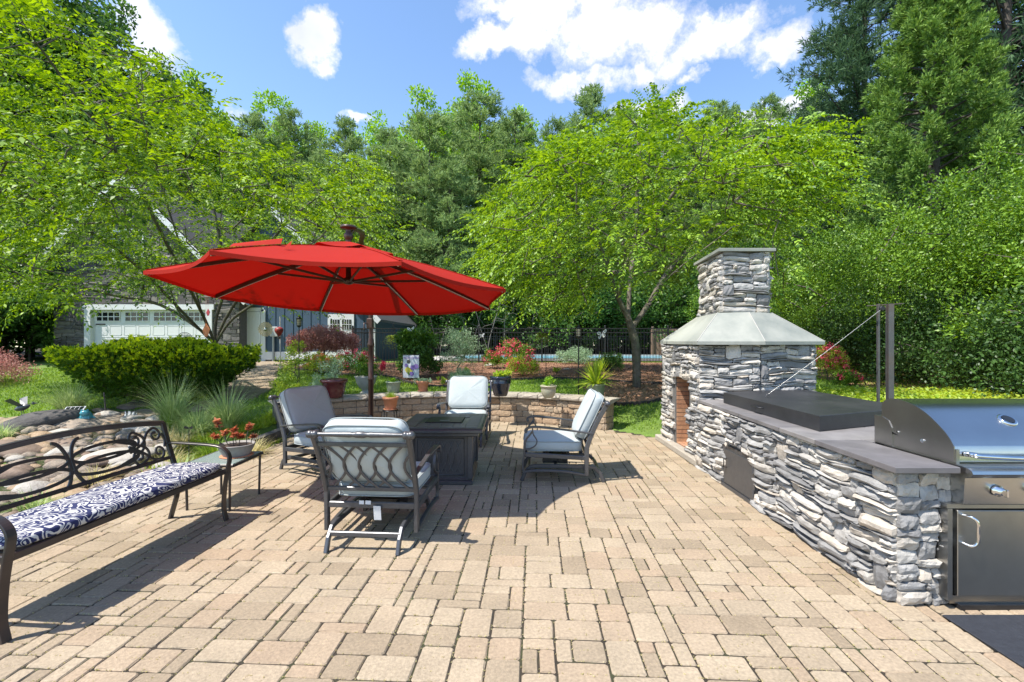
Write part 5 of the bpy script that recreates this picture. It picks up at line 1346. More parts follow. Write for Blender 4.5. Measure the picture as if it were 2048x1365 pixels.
# --- forest behind
gH, gP, gU = 'tall broadleaf trees in the wood behind the pool', 'grey green pines in the wood behind the pool', 'dark understory bushes along the wood edge'
hp = [mk_hard('hardwood_tree', 'bright green broadleaf tree rising in the wood behind', s, M['hard'], 18, 8, gH) for s in (201, 202, 203)]
pn = [mk_pine('pine_tree', 'grey green pine standing in the wood behind the pool', s, M['pine'], 18, 8, gP) for s in (211, 212, 213)]
used = {}
def forest(protos, px, topy, d, hw, key, label, group, z0=.7):
    k = len(used) % len(protos); 
    pr = protos[k]; first = id(pr) not in [i for i in used.values()]
    used[(key, px, d)] = id(pr)
    h = (PZ(topy, d)-z0); s = h/18
    put(pr, PX(px, d), d, z0, (hw*s, hw*s, s), random.uniform(0, 6), first, label, group)
def run(protos, lst, key, label, group):
    fu = set()
    for i, (px, ty, d, hw) in enumerate(lst):
        pr = protos[i % len(protos)]; first = i % len(protos) not in fu; fu.add(i % len(protos))
        s = (PZ(ty, d)-.7)/18
        srcs.append((pr, first, (PX(px, d), d, .7), (hw*s, hw*s, s)))
        if not first:
            put(pr, PX(px, d), d, .7, (hw*s, hw*s, s), random.uniform(0, 6), False, label, group)
        else: firsts.append((pr, (PX(px, d), d, .7), (hw*s, hw*s, s)))
srcs = []; firsts = []
run(hp, [(835, 160, 44, .9), (925, 145, 44, 1.0), (540, 190, 42, .9), (640, 205, 43, .8), (1050, 215, 42, .9), (1215, 250, 46, 1.0), (1410, 260, 46, 1.0), (1600, 165, 34, .9), (740, 260, 46, 1), (1300, 250, 48, 1.), (1500, 250, 46, 1),
         (390, 150, 32, .9), (330, 110, 34, 1.0), (450, 270, 40, .9)], 'h', 'bright green broadleaf tree rising in the wood behind', gH)
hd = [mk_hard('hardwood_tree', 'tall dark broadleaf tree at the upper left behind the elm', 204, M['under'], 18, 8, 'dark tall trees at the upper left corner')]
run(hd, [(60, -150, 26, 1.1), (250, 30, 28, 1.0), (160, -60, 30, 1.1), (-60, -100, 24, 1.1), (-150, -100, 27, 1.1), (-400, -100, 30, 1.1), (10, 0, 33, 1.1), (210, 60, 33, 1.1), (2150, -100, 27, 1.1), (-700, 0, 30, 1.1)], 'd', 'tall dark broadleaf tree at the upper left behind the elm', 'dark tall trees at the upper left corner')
run(pn, [(500, 235, 34, 1.0), (590, 235, 36, 1.0), (690, 245, 33, 1.0), (780, 265, 36, .9), (860, 240, 31, 1.2), (960, 195, 35, 1.2), (1030, 235, 33, 1.0), (1110, 250, 31, .9), (1180, 185, 38, 1.0), (1250, 230, 34, 1.0), (1330, 220, 36, 1.0), (1430, 215, 38, 1.0), (1390, 245, 33, 1.0),
         (1480, 225, 40, .9), (1540, 200, 38, .8), (740, 300, 30, 1.0), (900, 330, 29, 1.1), (640, 320, 30, 1.0), (1070, 330, 30, 1.0), (1640, 240, 32, .9), (330, 180, 29, 1.0), (1000, 300, 42, 1.2), (820, 300, 42, 1.3), (1200, 300, 44, 1.3), (560, 300, 44, 1.3)], 'p', 'grey green pine standing in the wood behind the pool', gP)
for pr, loc, s in firsts: pr.location = loc; pr.scale = s; pr.rotation_euler = (0, 0, random.uniform(0, 6))
dp = [mk_pine('pine_tree', 'tall dark pine with spreading boughs behind the right hand cedar', 221, M['dpine'], 18, 8.5, None, L=.32, wd=.04, dense=1.5, k=8)]
dp[0]['label'] = 'tall dark blue green pine with spreading boughs at the upper right against the sky'
s = (PZ(-80, 24)-.5)/18; put(dp[0], PX(1730, 24), 24, .5, (1.0*s, 1.0*s, s), .5, True)
put(dp[0], PX(2010, 21), 21, .5, (1.35, 1.35, 1.35), 2.1, False, 'very dark tall pine at the right edge of the photo behind the cedar')
put(dp[0], PX(1640, 33), 33, .5, (1.0, 1.0, 1.02), 4.1, False, 'dark pine lower than its neighbour at the right of the sky gap')
put(dp[0], PX(1890, 27), 27, .5, (1.3, 1.3, 1.3), 3.3, False, 'dark pine partly hidden directly behind the cedar top')
put(dp[0], PX(2300, 20), 20, .5, (1.3, 1.3, 1.3), 1.3, False, 'dark pine beyond the right edge of the hedge')
# understory, all along the wood edge
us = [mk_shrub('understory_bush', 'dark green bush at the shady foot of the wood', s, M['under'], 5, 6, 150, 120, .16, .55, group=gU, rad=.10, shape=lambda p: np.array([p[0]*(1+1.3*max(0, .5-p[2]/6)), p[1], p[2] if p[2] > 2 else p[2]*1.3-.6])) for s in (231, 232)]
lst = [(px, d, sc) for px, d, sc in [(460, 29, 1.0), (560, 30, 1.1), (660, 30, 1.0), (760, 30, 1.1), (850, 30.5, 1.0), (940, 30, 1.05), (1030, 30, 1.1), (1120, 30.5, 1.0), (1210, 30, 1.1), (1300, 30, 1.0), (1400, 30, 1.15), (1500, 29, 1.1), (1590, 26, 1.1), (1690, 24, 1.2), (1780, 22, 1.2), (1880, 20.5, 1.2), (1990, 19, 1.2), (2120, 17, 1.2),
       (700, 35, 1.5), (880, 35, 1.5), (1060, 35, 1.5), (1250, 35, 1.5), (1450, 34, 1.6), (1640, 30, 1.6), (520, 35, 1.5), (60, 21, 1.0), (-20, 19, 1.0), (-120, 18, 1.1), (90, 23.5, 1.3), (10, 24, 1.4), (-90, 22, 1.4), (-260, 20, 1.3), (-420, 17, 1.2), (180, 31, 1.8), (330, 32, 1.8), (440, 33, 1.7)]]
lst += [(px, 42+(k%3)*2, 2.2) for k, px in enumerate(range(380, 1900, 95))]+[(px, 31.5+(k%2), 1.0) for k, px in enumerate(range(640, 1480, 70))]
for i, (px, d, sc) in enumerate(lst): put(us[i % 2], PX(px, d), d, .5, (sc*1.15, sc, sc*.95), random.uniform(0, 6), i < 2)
# far wood closing the view between the trunks
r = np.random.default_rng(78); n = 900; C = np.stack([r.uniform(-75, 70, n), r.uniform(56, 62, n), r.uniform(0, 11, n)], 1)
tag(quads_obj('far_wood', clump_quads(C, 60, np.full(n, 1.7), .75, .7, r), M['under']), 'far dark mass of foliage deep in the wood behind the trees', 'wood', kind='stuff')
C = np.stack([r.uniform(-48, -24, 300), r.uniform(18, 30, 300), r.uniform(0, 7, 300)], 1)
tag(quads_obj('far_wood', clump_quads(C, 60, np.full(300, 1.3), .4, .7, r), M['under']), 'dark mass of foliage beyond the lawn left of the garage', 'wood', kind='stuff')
# bare grey saplings behind the fence
r = np.random.default_rng(77); sap = empty('bare_sapling', (0, 0, 0), 0, 'leafless grey sapling leaning in front of the dark wood', 'sapling', 'bare grey saplings behind the pool'); C = in_ellipsoid(46, (.3, 0, 3.2), (1.5, 1.2, 1.9), r)
A, par, tips = skeleton([([(0, 0, 0), (.1, 0, .9), (.4, 0, 2.0), (.9, 0, 3.6)], None), ([(0.05, 0, .3), (-.4, .1, 1.6), (-.8, 0, 3.2)], 2)], C, .5, .2, r)
limb_mesh('stem', A, par, .009, 2.3, mat('grey_twig', (.13, .115, .10), (.24, .21, .18), .9), sap, rmax=.035, sides=4)
for i, (px, d, s) in enumerate(((975, 26.5, 1.0), (1010, 27, .9), (940, 27.5, 1.1), (1060, 28.5, .8), (880, 27, .8))): put(sap, PX(px, d), d, .75, s, i*1.7, i == 0)
# cryptomeria
r = np.random.default_rng(241); h = 14.6; base = (PX(1868, 15.5), 15.5, .35)
cr = empty('japanese_cedar', base, 0, 'tall conical green cedar with plume like boughs above the right hedge', 'tree')
mb = MB(); mb.tube([(0, 0, 0), (0, 0, h*.5), (0, 0, h)], [.26, .15, .02], 9)
C, O = [], []
for i in range(330):
    f = .03+.97*(i+.5)/330*.97; a = i*2.39996+r.uniform(-.5, .5); R_ = 2.95*(1-f)**.72*r.choice([.6, .92, 1.0, 1.1])*r.uniform(.93, 1.07)
    z = h*f; p = np.array([math.cos(a)*R_, math.sin(a)*R_, z+R_*.12]); C.append(p); O.append(np.array([math.cos(a), math.sin(a), .95]))
    if i % 2 == 0: mb.tube([(0, 0, z-.25), tuple(p*.6+np.array([0, 0, z-.1])*.4), tuple(p)], [.05, .03, .01], 4)
loc = mb.build('trunk', M['dbark'], cr)
C = np.array(C); O = unit(np.array(O)); nt = 62
rad = np.clip(.46-(C[:, 2]/h)*.2, .24, .46)
Oo = np.repeat(O, nt, 0); B = np.repeat(C, nt, 0)+rand_dirs(len(C)*nt, r)*(r.random((len(C)*nt, 1))**.45)*np.repeat(rad, nt)[:, None]*.72+Oo*(r.uniform(-1.15, .75, (len(Oo), 1))*np.repeat(rad, nt)[:, None])
D = unit(unit(B-np.repeat(C, nt, 0))*.8+np.repeat(O, nt, 0)*.9)
quads_obj('crown', tufts(B, D, 7, .16, .036, .8, r), M['crypt'], cr)
# hollies at the right
gh = 'yellow green hedge shrubs along the right side'
hy = [mk_shrub('hedge_shrub', '', s, M['holly'], 5.2, 5.0, 250, 170, .08, .5, group=gh, rad=.07, lumpy=.5, fill=.45) for s in (251, 252)]
hl = [(0, 11.3, 15.6, 1.0, .96, 'hedge shrub below the cedar, behind the two steel posts'), (1, 11.9, 12.0, 1.05, 1.0, 'broad yellow green hedge shrub right of the steel posts'), (0, 12.8, 9.6, 1.15, .95, 'nearest hedge shrub at the right edge of the photo'), (1, 11.4, 19.3, 1.0, .9, 'farthest hedge shrub left of the cedar foot'), (0, 15.3, 12.8, 1.2, 1.25, 'taller hedge shrub rising behind the others at right')]
seen = set()
for i, x, y, s, sz, lb in hl: put(hy[i], x, y, hz(x, y)-.1, (s, s, sz), i*2+x, i not in seen, lb); seen.add(i)
# leafy skirt of the hedge, shade put into its darker leaf colour
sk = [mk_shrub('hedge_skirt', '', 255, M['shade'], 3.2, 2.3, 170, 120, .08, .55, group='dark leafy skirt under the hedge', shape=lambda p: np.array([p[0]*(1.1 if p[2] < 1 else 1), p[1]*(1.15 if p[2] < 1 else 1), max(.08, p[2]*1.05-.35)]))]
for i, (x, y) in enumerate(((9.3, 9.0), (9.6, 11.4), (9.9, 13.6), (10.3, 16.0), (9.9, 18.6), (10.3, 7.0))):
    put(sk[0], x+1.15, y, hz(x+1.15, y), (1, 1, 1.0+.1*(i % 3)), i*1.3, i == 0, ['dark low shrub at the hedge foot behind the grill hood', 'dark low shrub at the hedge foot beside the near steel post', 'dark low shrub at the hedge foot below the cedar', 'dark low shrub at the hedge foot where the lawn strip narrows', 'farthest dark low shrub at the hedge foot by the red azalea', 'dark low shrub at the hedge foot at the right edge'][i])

# --- round clipped yew
r = np.random.default_rng(261); yb = Vector((PX(322, 10.6), 10.6, hz(PX(322, 10.6), 10.6)))
yw = empty('yew_bush', yb, 0, 'wide flat topped yellow green yew bush on the left lawn', 'shrub'); yw.scale = (.87, .87, .95); C, O = [], []
for i in range(3000):
    a = r.uniform(0, 2*math.pi); t = r.random()
    if t < .55: q = math.sqrt(r.random()); z = 1.22+.12*math.sin(q*5+a*2)-.22*q**3; rr_ = 2.2*q
    else:
        f = r.random()**.8; z = .25+.95*f; rr_ = 2.2*(.42+.58*f**.6)*(1+.04*math.sin(a*5)); 
    z += r.uniform(-.06, .06); p = np.array([math.cos(a)*rr_, math.sin(a)*rr_*.75, z]); C.append(p); O.append(np.array([math.cos(a)*rr_/2.2, math.sin(a)*rr_/2.2, .9 if t < .55 else .45]))
C = np.array(C); O = unit(np.array(O)); nt = 7
B = np.repeat(C, nt, 0)+r.normal(size=(len(C)*nt, 3))*.06; D = unit(np.repeat(O, nt, 0)+r.normal(size=(len(B), 3))*.35)
Q = tufts(B, D, 9, .085, .020, .75, r)
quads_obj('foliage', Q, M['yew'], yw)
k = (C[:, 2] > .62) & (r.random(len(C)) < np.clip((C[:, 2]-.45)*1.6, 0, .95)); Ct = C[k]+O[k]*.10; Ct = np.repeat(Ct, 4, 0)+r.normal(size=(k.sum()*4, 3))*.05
quads_obj('lit_top_growth', tufts(Ct, np.repeat(O[k], 4, 0)+np.array([0, 0, .5]), 9, .075, .022, .6, r), M['yewtip'], yw)  # growth tips thicken upward, painting a lit top over the darker foliage
A, par, tips = skeleton([([(0, 0, -.1), (0, 0, .12)], None)], C[::16]*np.array([.93, .93, .93]), .3, .1, r); limb_mesh('branches', A, par, .008, 2.3, M['dbark'], yw, rmax=.12, sides=5)
# --- red maples
def maple_shape(p): return p
mp = mk_shrub('japanese_maple', 'dome shaped reddish Japanese maple in front of the blue wall', 271, M['maple'], 2.1, 1.0, 190, 130, .062, .40, 'tree', rad=.085, lumpy=.08, base=.35, up=-.25)
put(mp, PX(648, 16.2), 16.2, hz(PX(648, 16.2), 16.2)+.12, (1, 1, 1.18)); 
mb = MB(); mb.tube([(0, 0, -.3), (.02, 0, .1), (0, 0, .5)], [.05, .045, .03], 8); mb.build('trunk', M['dbark'], mp)
mp2 = mk_shrub('japanese_maple', 'dark red weeping maple at the left edge of the lawn', 272, M['maple'], 3.0, 1.1, 110, 130, .07, .35, 'tree', rad=.11, up=-.3)
put(mp2, PX(-70, 12.5), 12.5, hz(PX(-70, 12.5), 12.5), .82)
# --- bed shrubs
def shrub_at(px, pyb, d, w, h, label, m, seed, L=.05, name='shrub', Wd=.5, z=None, nc=60, nl=90, **kw):
    x = PX(px, d); zz = hz(x, d) if z is None else z
    t = mk_shrub(name, label, seed, m, w, h, nc, nl, L, Wd, **kw); put(t, x, d, zz, 1); return t
shrub_at(915, 745, 13.2, 1.2, 1.45, 'loose silvery green shrub in the middle of the mulch bed', M['silver'], 281, .05, Wd=.3, up=.6)
shrub_at(836, 745, 13.0, 1.05, 1.3, 'leafy mid green shrub behind the garden flag', M['under'], 282, .085, Wd=.5, up=-.1)
q_ = shrub_at(832, 720, 13.0, 1.0, .45, 'bright upper growth of the leafy shrub behind the garden flag', M['yew'], 283, .08, up=-.1); q_.location.z += .88
shrub_at(920, 755, 12.0, .62, .36, 'low dusty grey mound behind the far armchair', M['silver'], 284, .04, Wd=.25, up=.8)
shrub_at(1150, 720, 17.2, 1.2, .55, 'small flat topped pale shrub against the pool fence', M['silver'], 285, .05)
shrub_at(1220, 740, 14.6, .78, .55, 'dark green clipped ball left of the right tree', M['under'], 286, .04)
shrub_at(1345, 735, 15.5, .7, 1.0, 'straggly reddish shrub beside the fireplace', M['maple'], 287, .04, nc=25, nl=60)
gaz = 'flowering azaleas in the mulch bed'
def azalea(px, d, w, h, lb, seed, c='pink', n=60):
    t = shrub_at(px, 0, d, w, h, lb, M['lime'] if seed % 2 else M['holly'], seed, .045, nc=46, nl=80, group=gaz, name='azalea', cat='shrub')
    r = np.random.default_rng(seed+900); d_ = rand_dirs(n*3, r); d_ = d_[(d_[:, 2] > -.2)][:n]
    P = d_*np.array([w*.5, w*.5, h*.5])*r.uniform(.85, 1.15, (len(d_), 1))+np.array([0, 0, h*.52])
    Q = clump_quads(P, 9, np.full(len(P), .05), .045, .8, r, .2); o = quads_obj('blossom', Q, M[c], t); return t
azalea(638, 14.6, .75, .62, 'peach and pink azalea left of the maple trunk', 291, 'peach')
azalea(712, 13.6, 1.0, .75, 'pink azalea behind the white urn', 292, 'pink', 80)
azalea(675, 15.3, .7, .5, 'small pink azalea right of the maple trunk', 293, 'peach', 30)
azalea(1030, 14.5, 1.1, .95, 'red flowering azalea in front of the pool', 294, 'pink', 90)
azalea(1045, 13.4, .9, .55, 'low pink azalea behind the navy pot', 295, 'pink', 45)
azalea(985, 15.2, .55, .6, 'slim pink azalea at the left end of the pool', 296, 'pink', 30)
azalea(1655, 12.6, .8, .95, 'red azalea at the right of the fireplace', 297, 'pink', 110)
azalea(1695, 11.6, .5, .35, 'small low red azalea in front of the hedge', 298, 'pink', 30)
shrub_at(1065, 720, 14.8, .35, .35, 'small yellow flowered plant by the red azalea', M['yellow'], 299, .04, nc=14, nl=40)
shrub_at(595, 770, 11.4, .8, .75, 'tall loose sapling of pale green leaves by the left lantern', M['lime'], 300, .05, nc=22, nl=40, base=.2, z=.62)
s_ = shrub_at(590, 700, 11.9, .5, .55, 'upper sprig of pale green leaves by the left lantern post', M['lime'], 301, .05, nc=12, nl=36); s_.location.z += .75
shrub_at(575, 800, 9.6, .75, .55, 'yellow green leafy plant on the grass edge behind the left armchair', M['lime'], 302, .05, nc=34, nl=60, z=.35)
shrub_at(655, 800, 9.4, .55, .5, 'grey green leafy plant beside the maroon pot', M['silver'], 303, .05, nc=26, nl=60, Wd=.3, z=.45)
for i, (px, py, w) in enumerate(((800, 738, .3), (888, 775, .35), (945, 780, .3), (1115, 748, .28), (935, 752, .3))):
    p = on(px, py); shrub_at(px, py, p.y, w, w*.7, ['tiny green tuft in the mulch left of the garden flag', 'low green plant behind the small terracotta pot', 'low leafy plant right of the far armchair', 'tiny yellow flowered plant on the mulch', 'tiny green plant behind the far armchair'][i], M['lime'], 310+i, .035, nc=10, nl=40)
# ground cover behind the counter
n = 9000; r = np.random.default_rng(321); P = np.stack([r.uniform(4.6, 9.6, n), r.uniform(6.2, 9.2, n), np.zeros(n)], 1); P[:, 1] += (P[:, 0]-4.6)*-.15+1.4
P[:, 2] = H(P[:, 0], P[:, 1])+r.uniform(.02, .16, n); P = P[P[:, 1] > 7.4]
tag(quads_obj('ground_cover', leaf_quads(P, rand_dirs(len(P), r)*[1, 1, .4]+[0, 0, .2], rand_dirs(len(P), r)*.5+[0, 0, 1], r.uniform(.05, .11, len(P)), .045), M['lime']), 'yellow green hosta like ground cover behind the counter', 'ground cover', kind='stuff')
# hedge-foot mulch line
mi = poly_in([(8.3, 6), (8.2, 9.5), (8.6, 13), (9.0, 17), (8.0, 19.5), (13, 20), (14, 6)])
tag(sheet('hedge_mulch', mi, (7.8, 13, 6, 19.6), .02, M['mulch'], .2), kind='structure')
# --- ornamental grasses
def grass_clump(label, px, py, z, n, L, seed, m='ograss', lean=.9, w=.013, d=None, spread=.1, cat='grass clump', grp=None, name='grass_clump'):
    r = np.random.default_rng(seed); p = Vector((PX(px, d), d, hz(PX(px, d), d))) if d else GP(px, py, z)
    a = r.uniform(0, 2*math.pi, n); out = np.stack([np.cos(a), np.sin(a), np.zeros(n)], 1); ln = L*r.uniform(.55, 1.1, n); le = lean*r.uniform(.2, 1.1, n)
    B = out*spread*r.random((n, 1)); segs = 6; s = unit(np.cross(out, [0, 0, 1.])); Q = []
    pts = []
    for k in range(segs+1):
        t = k/segs; q = B+out*(ln*le*(t**1.6))[:, None]*.9+np.array([0, 0, 1])*(ln*(t-.62*le*t**2.2))[:, None]; pts.append(q)
    for k in range(segs):
        w0, w1 = w*(1-k/segs), w*(1-(k+1)/segs)+.0008; Q.append(np.stack([pts[k]-s*w0/2, pts[k]+s*w0/2, pts[k+1]+s*w1/2, pts[k+1]-s*w1/2], 1))
    Q = np.concatenate(Q); t = quads_obj(name, Q, M[m]); t.location = p; return tag(t, label, cat, grp)
go = 'ornamental grasses by the stream'
grass_clump('dense blue green grass tussock at the left end of the rock garden', 140, 835, .2, 620, .85, 401, 'ograss', d=9.4, spread=.18, grp=go, lean=1.1)
grass_clump('tall arching grass clump in front of the yew bush', 345, 850, .15, 420, 1.2, 402, 'ograss', d=8.3, spread=.15, grp=go, lean=.9)
grass_clump('tall spiky grass clump behind the succulent bowl', 455, 850, .15, 460, 1.1, 403, 'ograss', d=7.9, spread=.14, grp=go, lean=.9)
grass_clump('lower arching grass tuft between the two tall clumps', 395, 860, .15, 380, .75, 404, 'ograss', d=7.6, spread=.2, grp=go, lean=1.2)
grass_clump('straw coloured dry grass clump behind the bench end', 325, 900, .15, 420, .5, 405, 'straw', d=6.2, spread=.22, grp=go, lean=1.1)
grass_clump('pale green grass beside the glass table', 360, 930, .15, 260, .42, 406, 'ograss', d=5.9, spread=.2, grp=go, lean=1.2)
grass_clump('straw green grass tuft overhanging the edging beside the left armchair', 500, 890, .15, 300, .42, 407, 'straw', d=6.7, spread=.18, grp=go, lean=1.2)
grass_clump('soft green grass tuft behind the glass table', 430, 890, .15, 260, .5, 408, 'grass', d=6.9, spread=.25, grp=go, lean=1.0)
n = 26000; r = np.random.default_rng(331); P = np.stack([r.uniform(-5.4, -3.8, n), r.uniform(5.4, 8.6, n), np.zeros(n)], 1); P = P[P[:, 0] > -5.0-.5*np.sin(P[:, 1]*2)]; P[:, 2] = H(P[:, 0], P[:, 1])
P[:, 2] += .0; D = rand_dirs(len(P), r)*.7+[.15, 0, .8]
tag(quads_obj('creeping_grass', leaf_quads(P, D, rand_dirs(len(P), r), r.uniform(.05, .17, len(P)), .014), M['lime']), 'fluffy yellow green creeping ground cover along the patio edging', 'ground cover', kind='stuff')
for i, (x, y, L_, mt) in enumerate(((-4.5, 5.0, .35, 'straw'), (-4.9, 6.3, .4, 'ograss'), (-5.4, 7.3, .4, 'straw'), (-4.3, 4.2, .28, 'ograss'), (-6.0, 8.2, .45, 'grass'), (-5.0, 7.0, .4, 'straw'), (-7.9, 7.2, .35, 'ograss'), (-5.2, 8.2, .5, 'ograss'))):
    g = grass_clump('small grass tuft growing between the river rocks', 0, 0, 0, 150, L_, 440+i, mt, d=6, spread=.12, lean=1.2, grp='small grass tufts among the river rocks'); g.location = (x, y, hz(x, y)+.02)
# --- rocks of the stream
def rock_mesh(seed, sub=3, flat=.55, rough=.18):
    r = np.random.default_rng(seed); n, m_ = 14, 9; V, F = [], []; ph = r.uniform(0, 6, 9); fr = r.uniform(1.0, 2.4, 6)
    ax = unit(r.normal(size=(5, 3))); cut = r.uniform(.72, .95, 5)
    for j in range(m_+1):
        la = -math.pi/2+math.pi*j/m_
        for i in range(n):
            lo = 2*math.pi*i/n; d = np.array([math.cos(la)*math.cos(lo), math.cos(la)*math.sin(lo), math.sin(la)])
            q = 1+rough*math.sin(d[0]*fr[0]*2+ph[0])*math.sin(d[1]*fr[1]*2+ph[1])+rough*.5*math.sin(d[2]*4+d[0]*3+ph[2])
            for a, c in zip(ax, cut):
                dp_ = d@a*q
                if dp_ > c: q *= c/dp_*.5+.5
            V.append(d*q*np.array([.5, .5, .5*flat]))
    for j in range(m_):
        for i in range(n): i2 = (i+1) % n; F.append((j*n+i, j*n+i2, (j+1)*n+i2, (j+1)*n+i))
    me = mesh_obj('tmp', V, F, smooth=True).data; return me
rm = [rock_mesh(500+i) for i in range(7)]
for o in [o for o in bpy.data.objects if o.name.startswith('tmp')]: bpy.data.objects.remove(o)
rocks = {}
def rock(px, py, w, asp, mk, lb, z=None, rz=0, grp='river rocks of the stream garden', tall=1.0):
    if isinstance(px, tuple): p = Vector(px)
    else: p = on(px, py)
    i = (len(rocks)*3) % 7; key = (i, mk)
    if key not in rocks.setdefault('m', {}):
        me = rm[i].copy(); me.name = 'river_rock'; me.materials.clear(); me.materials.append(M[mk]); rocks['m'][key] = me
    o = bpy.data.objects.new('river_rock', rocks['m'][key]); COL.objects.link(o); o.location = (p.x, p.y, p.z+w*asp*.2*tall if z is None else z)
    o.scale = (w, w*random.uniform(.65, .9), w*asp*1.25*tall); o.rotation_euler = (random.uniform(-.15, .15), random.uniform(-.15, .15), rz or random.uniform(-.5, .5)); rocks[len(rocks)] = 1
    return tag(o, lb, 'rock', grp)
big = [(75, 862, 1.25, .45, 'darkrock', 'large dark slab like boulder at the left of the stream'), (165, 858, 1.15, .28, 'rock', 'long flat tan slab under the blue frog'), (115, 852, .52, .5, 'rock2', 'rounded brown rock below the solar panel'), (92, 868, .40, .6, 'rock', 'small tan rock beside the dark boulder'),
       (215, 838, .6, .4, 'rock4', 'pale flat rock at the top of the waterfall'), (205, 828, .4, .4, 'rock', 'small grey brown rock behind the pale flat rock'), (128, 872, .55, .35, 'rock4', 'light rock in front of the brown rock'), (290, 868, .7, .5, 'rock4', 'smooth cream boulder by the dry grass'), (262, 842, .45, .4, 'rock4', 'cream rock right of the waterfall'),
       (135, 905, .42, .7, 'rock3', 'dark reddish brown round rock in the stream'), (230, 945, .9, .45, 'rock4', 'big whitish boulder at the right bank behind the bench'), (25, 915, .9, .4, 'rock3', 'large shadowed brown slab at far left'), (60, 900, .5, .35, 'rock', 'oval tan rock at left bank'),
       (350, 815, .9, .3, 'darkrock', 'dark flat stone ledge above the waterfall'), (300, 812, .8, .25, 'darkrock', 'dark stone slab under the yew at the waterfall head'), (265, 818, .6, .3, 'rock3', 'grey flat stone beside the waterfall head')]
for b_ in big: rock(*b_)
r = np.random.default_rng(341); kinds = [('rock', 'tan grey rounded river rock on the stream bank'), ('rock2', 'orange tan river rock on the stream bank'), ('rock3', 'brown river rock on the stream bank'), ('rock4', 'pale river rock on the stream bank')]
pts = []
tries = 0
while len(pts) < 280 and tries < 40000:
    tries += 1
    d = r.uniform(3.1, 9.0); px = r.uniform(-60, 330); x = PX(px, d)
    bx = -5.4-.42*(d-4.5)          # stream centre line
    w = r.uniform(.12, .38)
    if x > -4.05 or (x > -4.9 and d > 5.8) or abs(x-bx) > 1.75: continue
    if abs(x-bx) < .30 and r.random() < .75: continue
    if any(math.hypot(x-a, d-b) < (w+c)*.33 for a, b, c in pts): continue
    pts.append((x, d, w)); mk, lb = kinds[r.choice(4, p=[.36, .30, .22, .12])]
    rock((x, d, max(hz(x, d), .09)), 0, w, r.uniform(.45, .75), mk, lb)
# white foam of the little waterfall
mb = MB(); a, b = on(262, 838), on(240, 905); rr = random.Random(6)
def fn(u, v):
    p = Vector((a.x, a.y, a.z+.10)).lerp(Vector((b.x+.1, b.y, b.z+.10)), v); return p+Vector(((u-.5)*.26+.03*rr.uniform(-1, 1), 0, .03*math.sin(u*20)*rr.uniform(.5, 1)-.12*math.sin(v*math.pi)))
mb.quadgrid(fn, 14, 18); wf = mb.build('waterfall', mat('white_water', (.30, .34, .36), (.75, .78, .80), .35, scale=9, bump=.8)); tag(wf, kind='structure')
# ------------------------------------------------------------------ pots and garden ornaments
def pot(name, label, loc, prof, m, plant, n=28, saucer=None, soilz=None, grp=None):
    t = empty(name, loc, 0, label, 'plant pot', grp)
    mb = MB(); mb.lathe(prof, n=n); mb.build('pot', M[m], t)
    rtop = prof[-1][0]; zt = soilz if soilz else prof[-1][1]-.03
    mb = MB(); mb.lathe([(rtop*.98, zt), (rtop*.5, zt+.008), (0, zt+.01)], n=16); mb.build('soil', M['soil'], t)
    if saucer: mb = MB(); mb.lathe([(saucer*.85, 0), (saucer, .02), (saucer*.94, .022), (saucer*.8, .012)], n=n); mb.build('saucer', M[m], t)
    plant(t, zt, rtop); return t
def leafy(m, h, w, n, L, Wd=.45, seed=1, up=.6, stems=True):
    def f(t, z, rt):
        r = np.random.default_rng(seed); C = np.stack([r.normal(size=n)*w*.28, r.normal(size=n)*w*.28, z+r.uniform(.25, 1, n)*h], 1)
        C[:, :2] *= (.4+.6*((C[:, 2]-z)/h))[:, None]
        quads_obj('foliage', clump_quads(C, 26, np.full(n, w*.13), L, Wd, r, up), M[m], t)
        if stems:
            A, par, tips = skeleton([([(0, 0, z-.02), (0, 0, z+.04)], None)], C[:14], .08, .15, r); limb_mesh('stem', A, par, .0035, 2.3, M['dbark'], t, rmax=.02, sides=4)
    return f
def potpos(px, py, z):
    return GP(px, py, z)
WZ = .585
pot('maroon_pot', 'large glossy maroon pot with a variegated shrub on the wall cap', GP(668, 795, WZ), [(.15, 0), (.165, .02), (.20, .14), (.222, .28), (.245, .285), (.25, .335), (.235, .345), (.215, .33)], 'maroon', leafy('silver', .42, .66, 34, .034, .38, seed=601))
ur = GP(732, 786, .53)
pot('white_urn', 'white fluted urn with round green plant beside the umbrella pole', (ur.x, ur.y, .50), [(.13, 0), (.13, .03), (.09, .06), (.08, .09), (.13, .14), (.20, .25), (.225, .36), (.24, .38), (.235, .395), (.21, .38)], 'cond', leafy('yew', .26, .62, 60, .04, seed=602), n=36)
pot('green_pot', 'small grey green glazed pot with a sprout on the wall cap', GP(787, 785, WZ), [(.11, 0), (.12, .02), (.14, .12), (.148, .2), (.16, .205), (.158, .225), (.14, .21)], 'greenglaze', leafy('hard', .12, .14, 7, .05, seed=603))
pot('terracotta_pot', 'terracotta pot of small succulents on the wall cap left of the far armchair', GP(846, 783, WZ), [(.085, .015), (.09, .03), (.12, .17), (.138, .172), (.145, .215), (.135, .225), (.12, .21)], 'terracotta', leafy('silver', .06, .30, 22, .035, seed=604, stems=False), saucer=.12)
lp = Vector((PX(781, 8.9), 8.9, PZ(820, 8.9)))
pot('terracotta_pot', 'whitened terracotta pot of bright green chives in front of the wall', lp, [(.10, .015), (.105, .03), (.135, .20), (.150, .202), (.155, .245), (.145, .25), (.13, .235)], 'terracotta', lambda t, z, rt: None, saucer=.14)
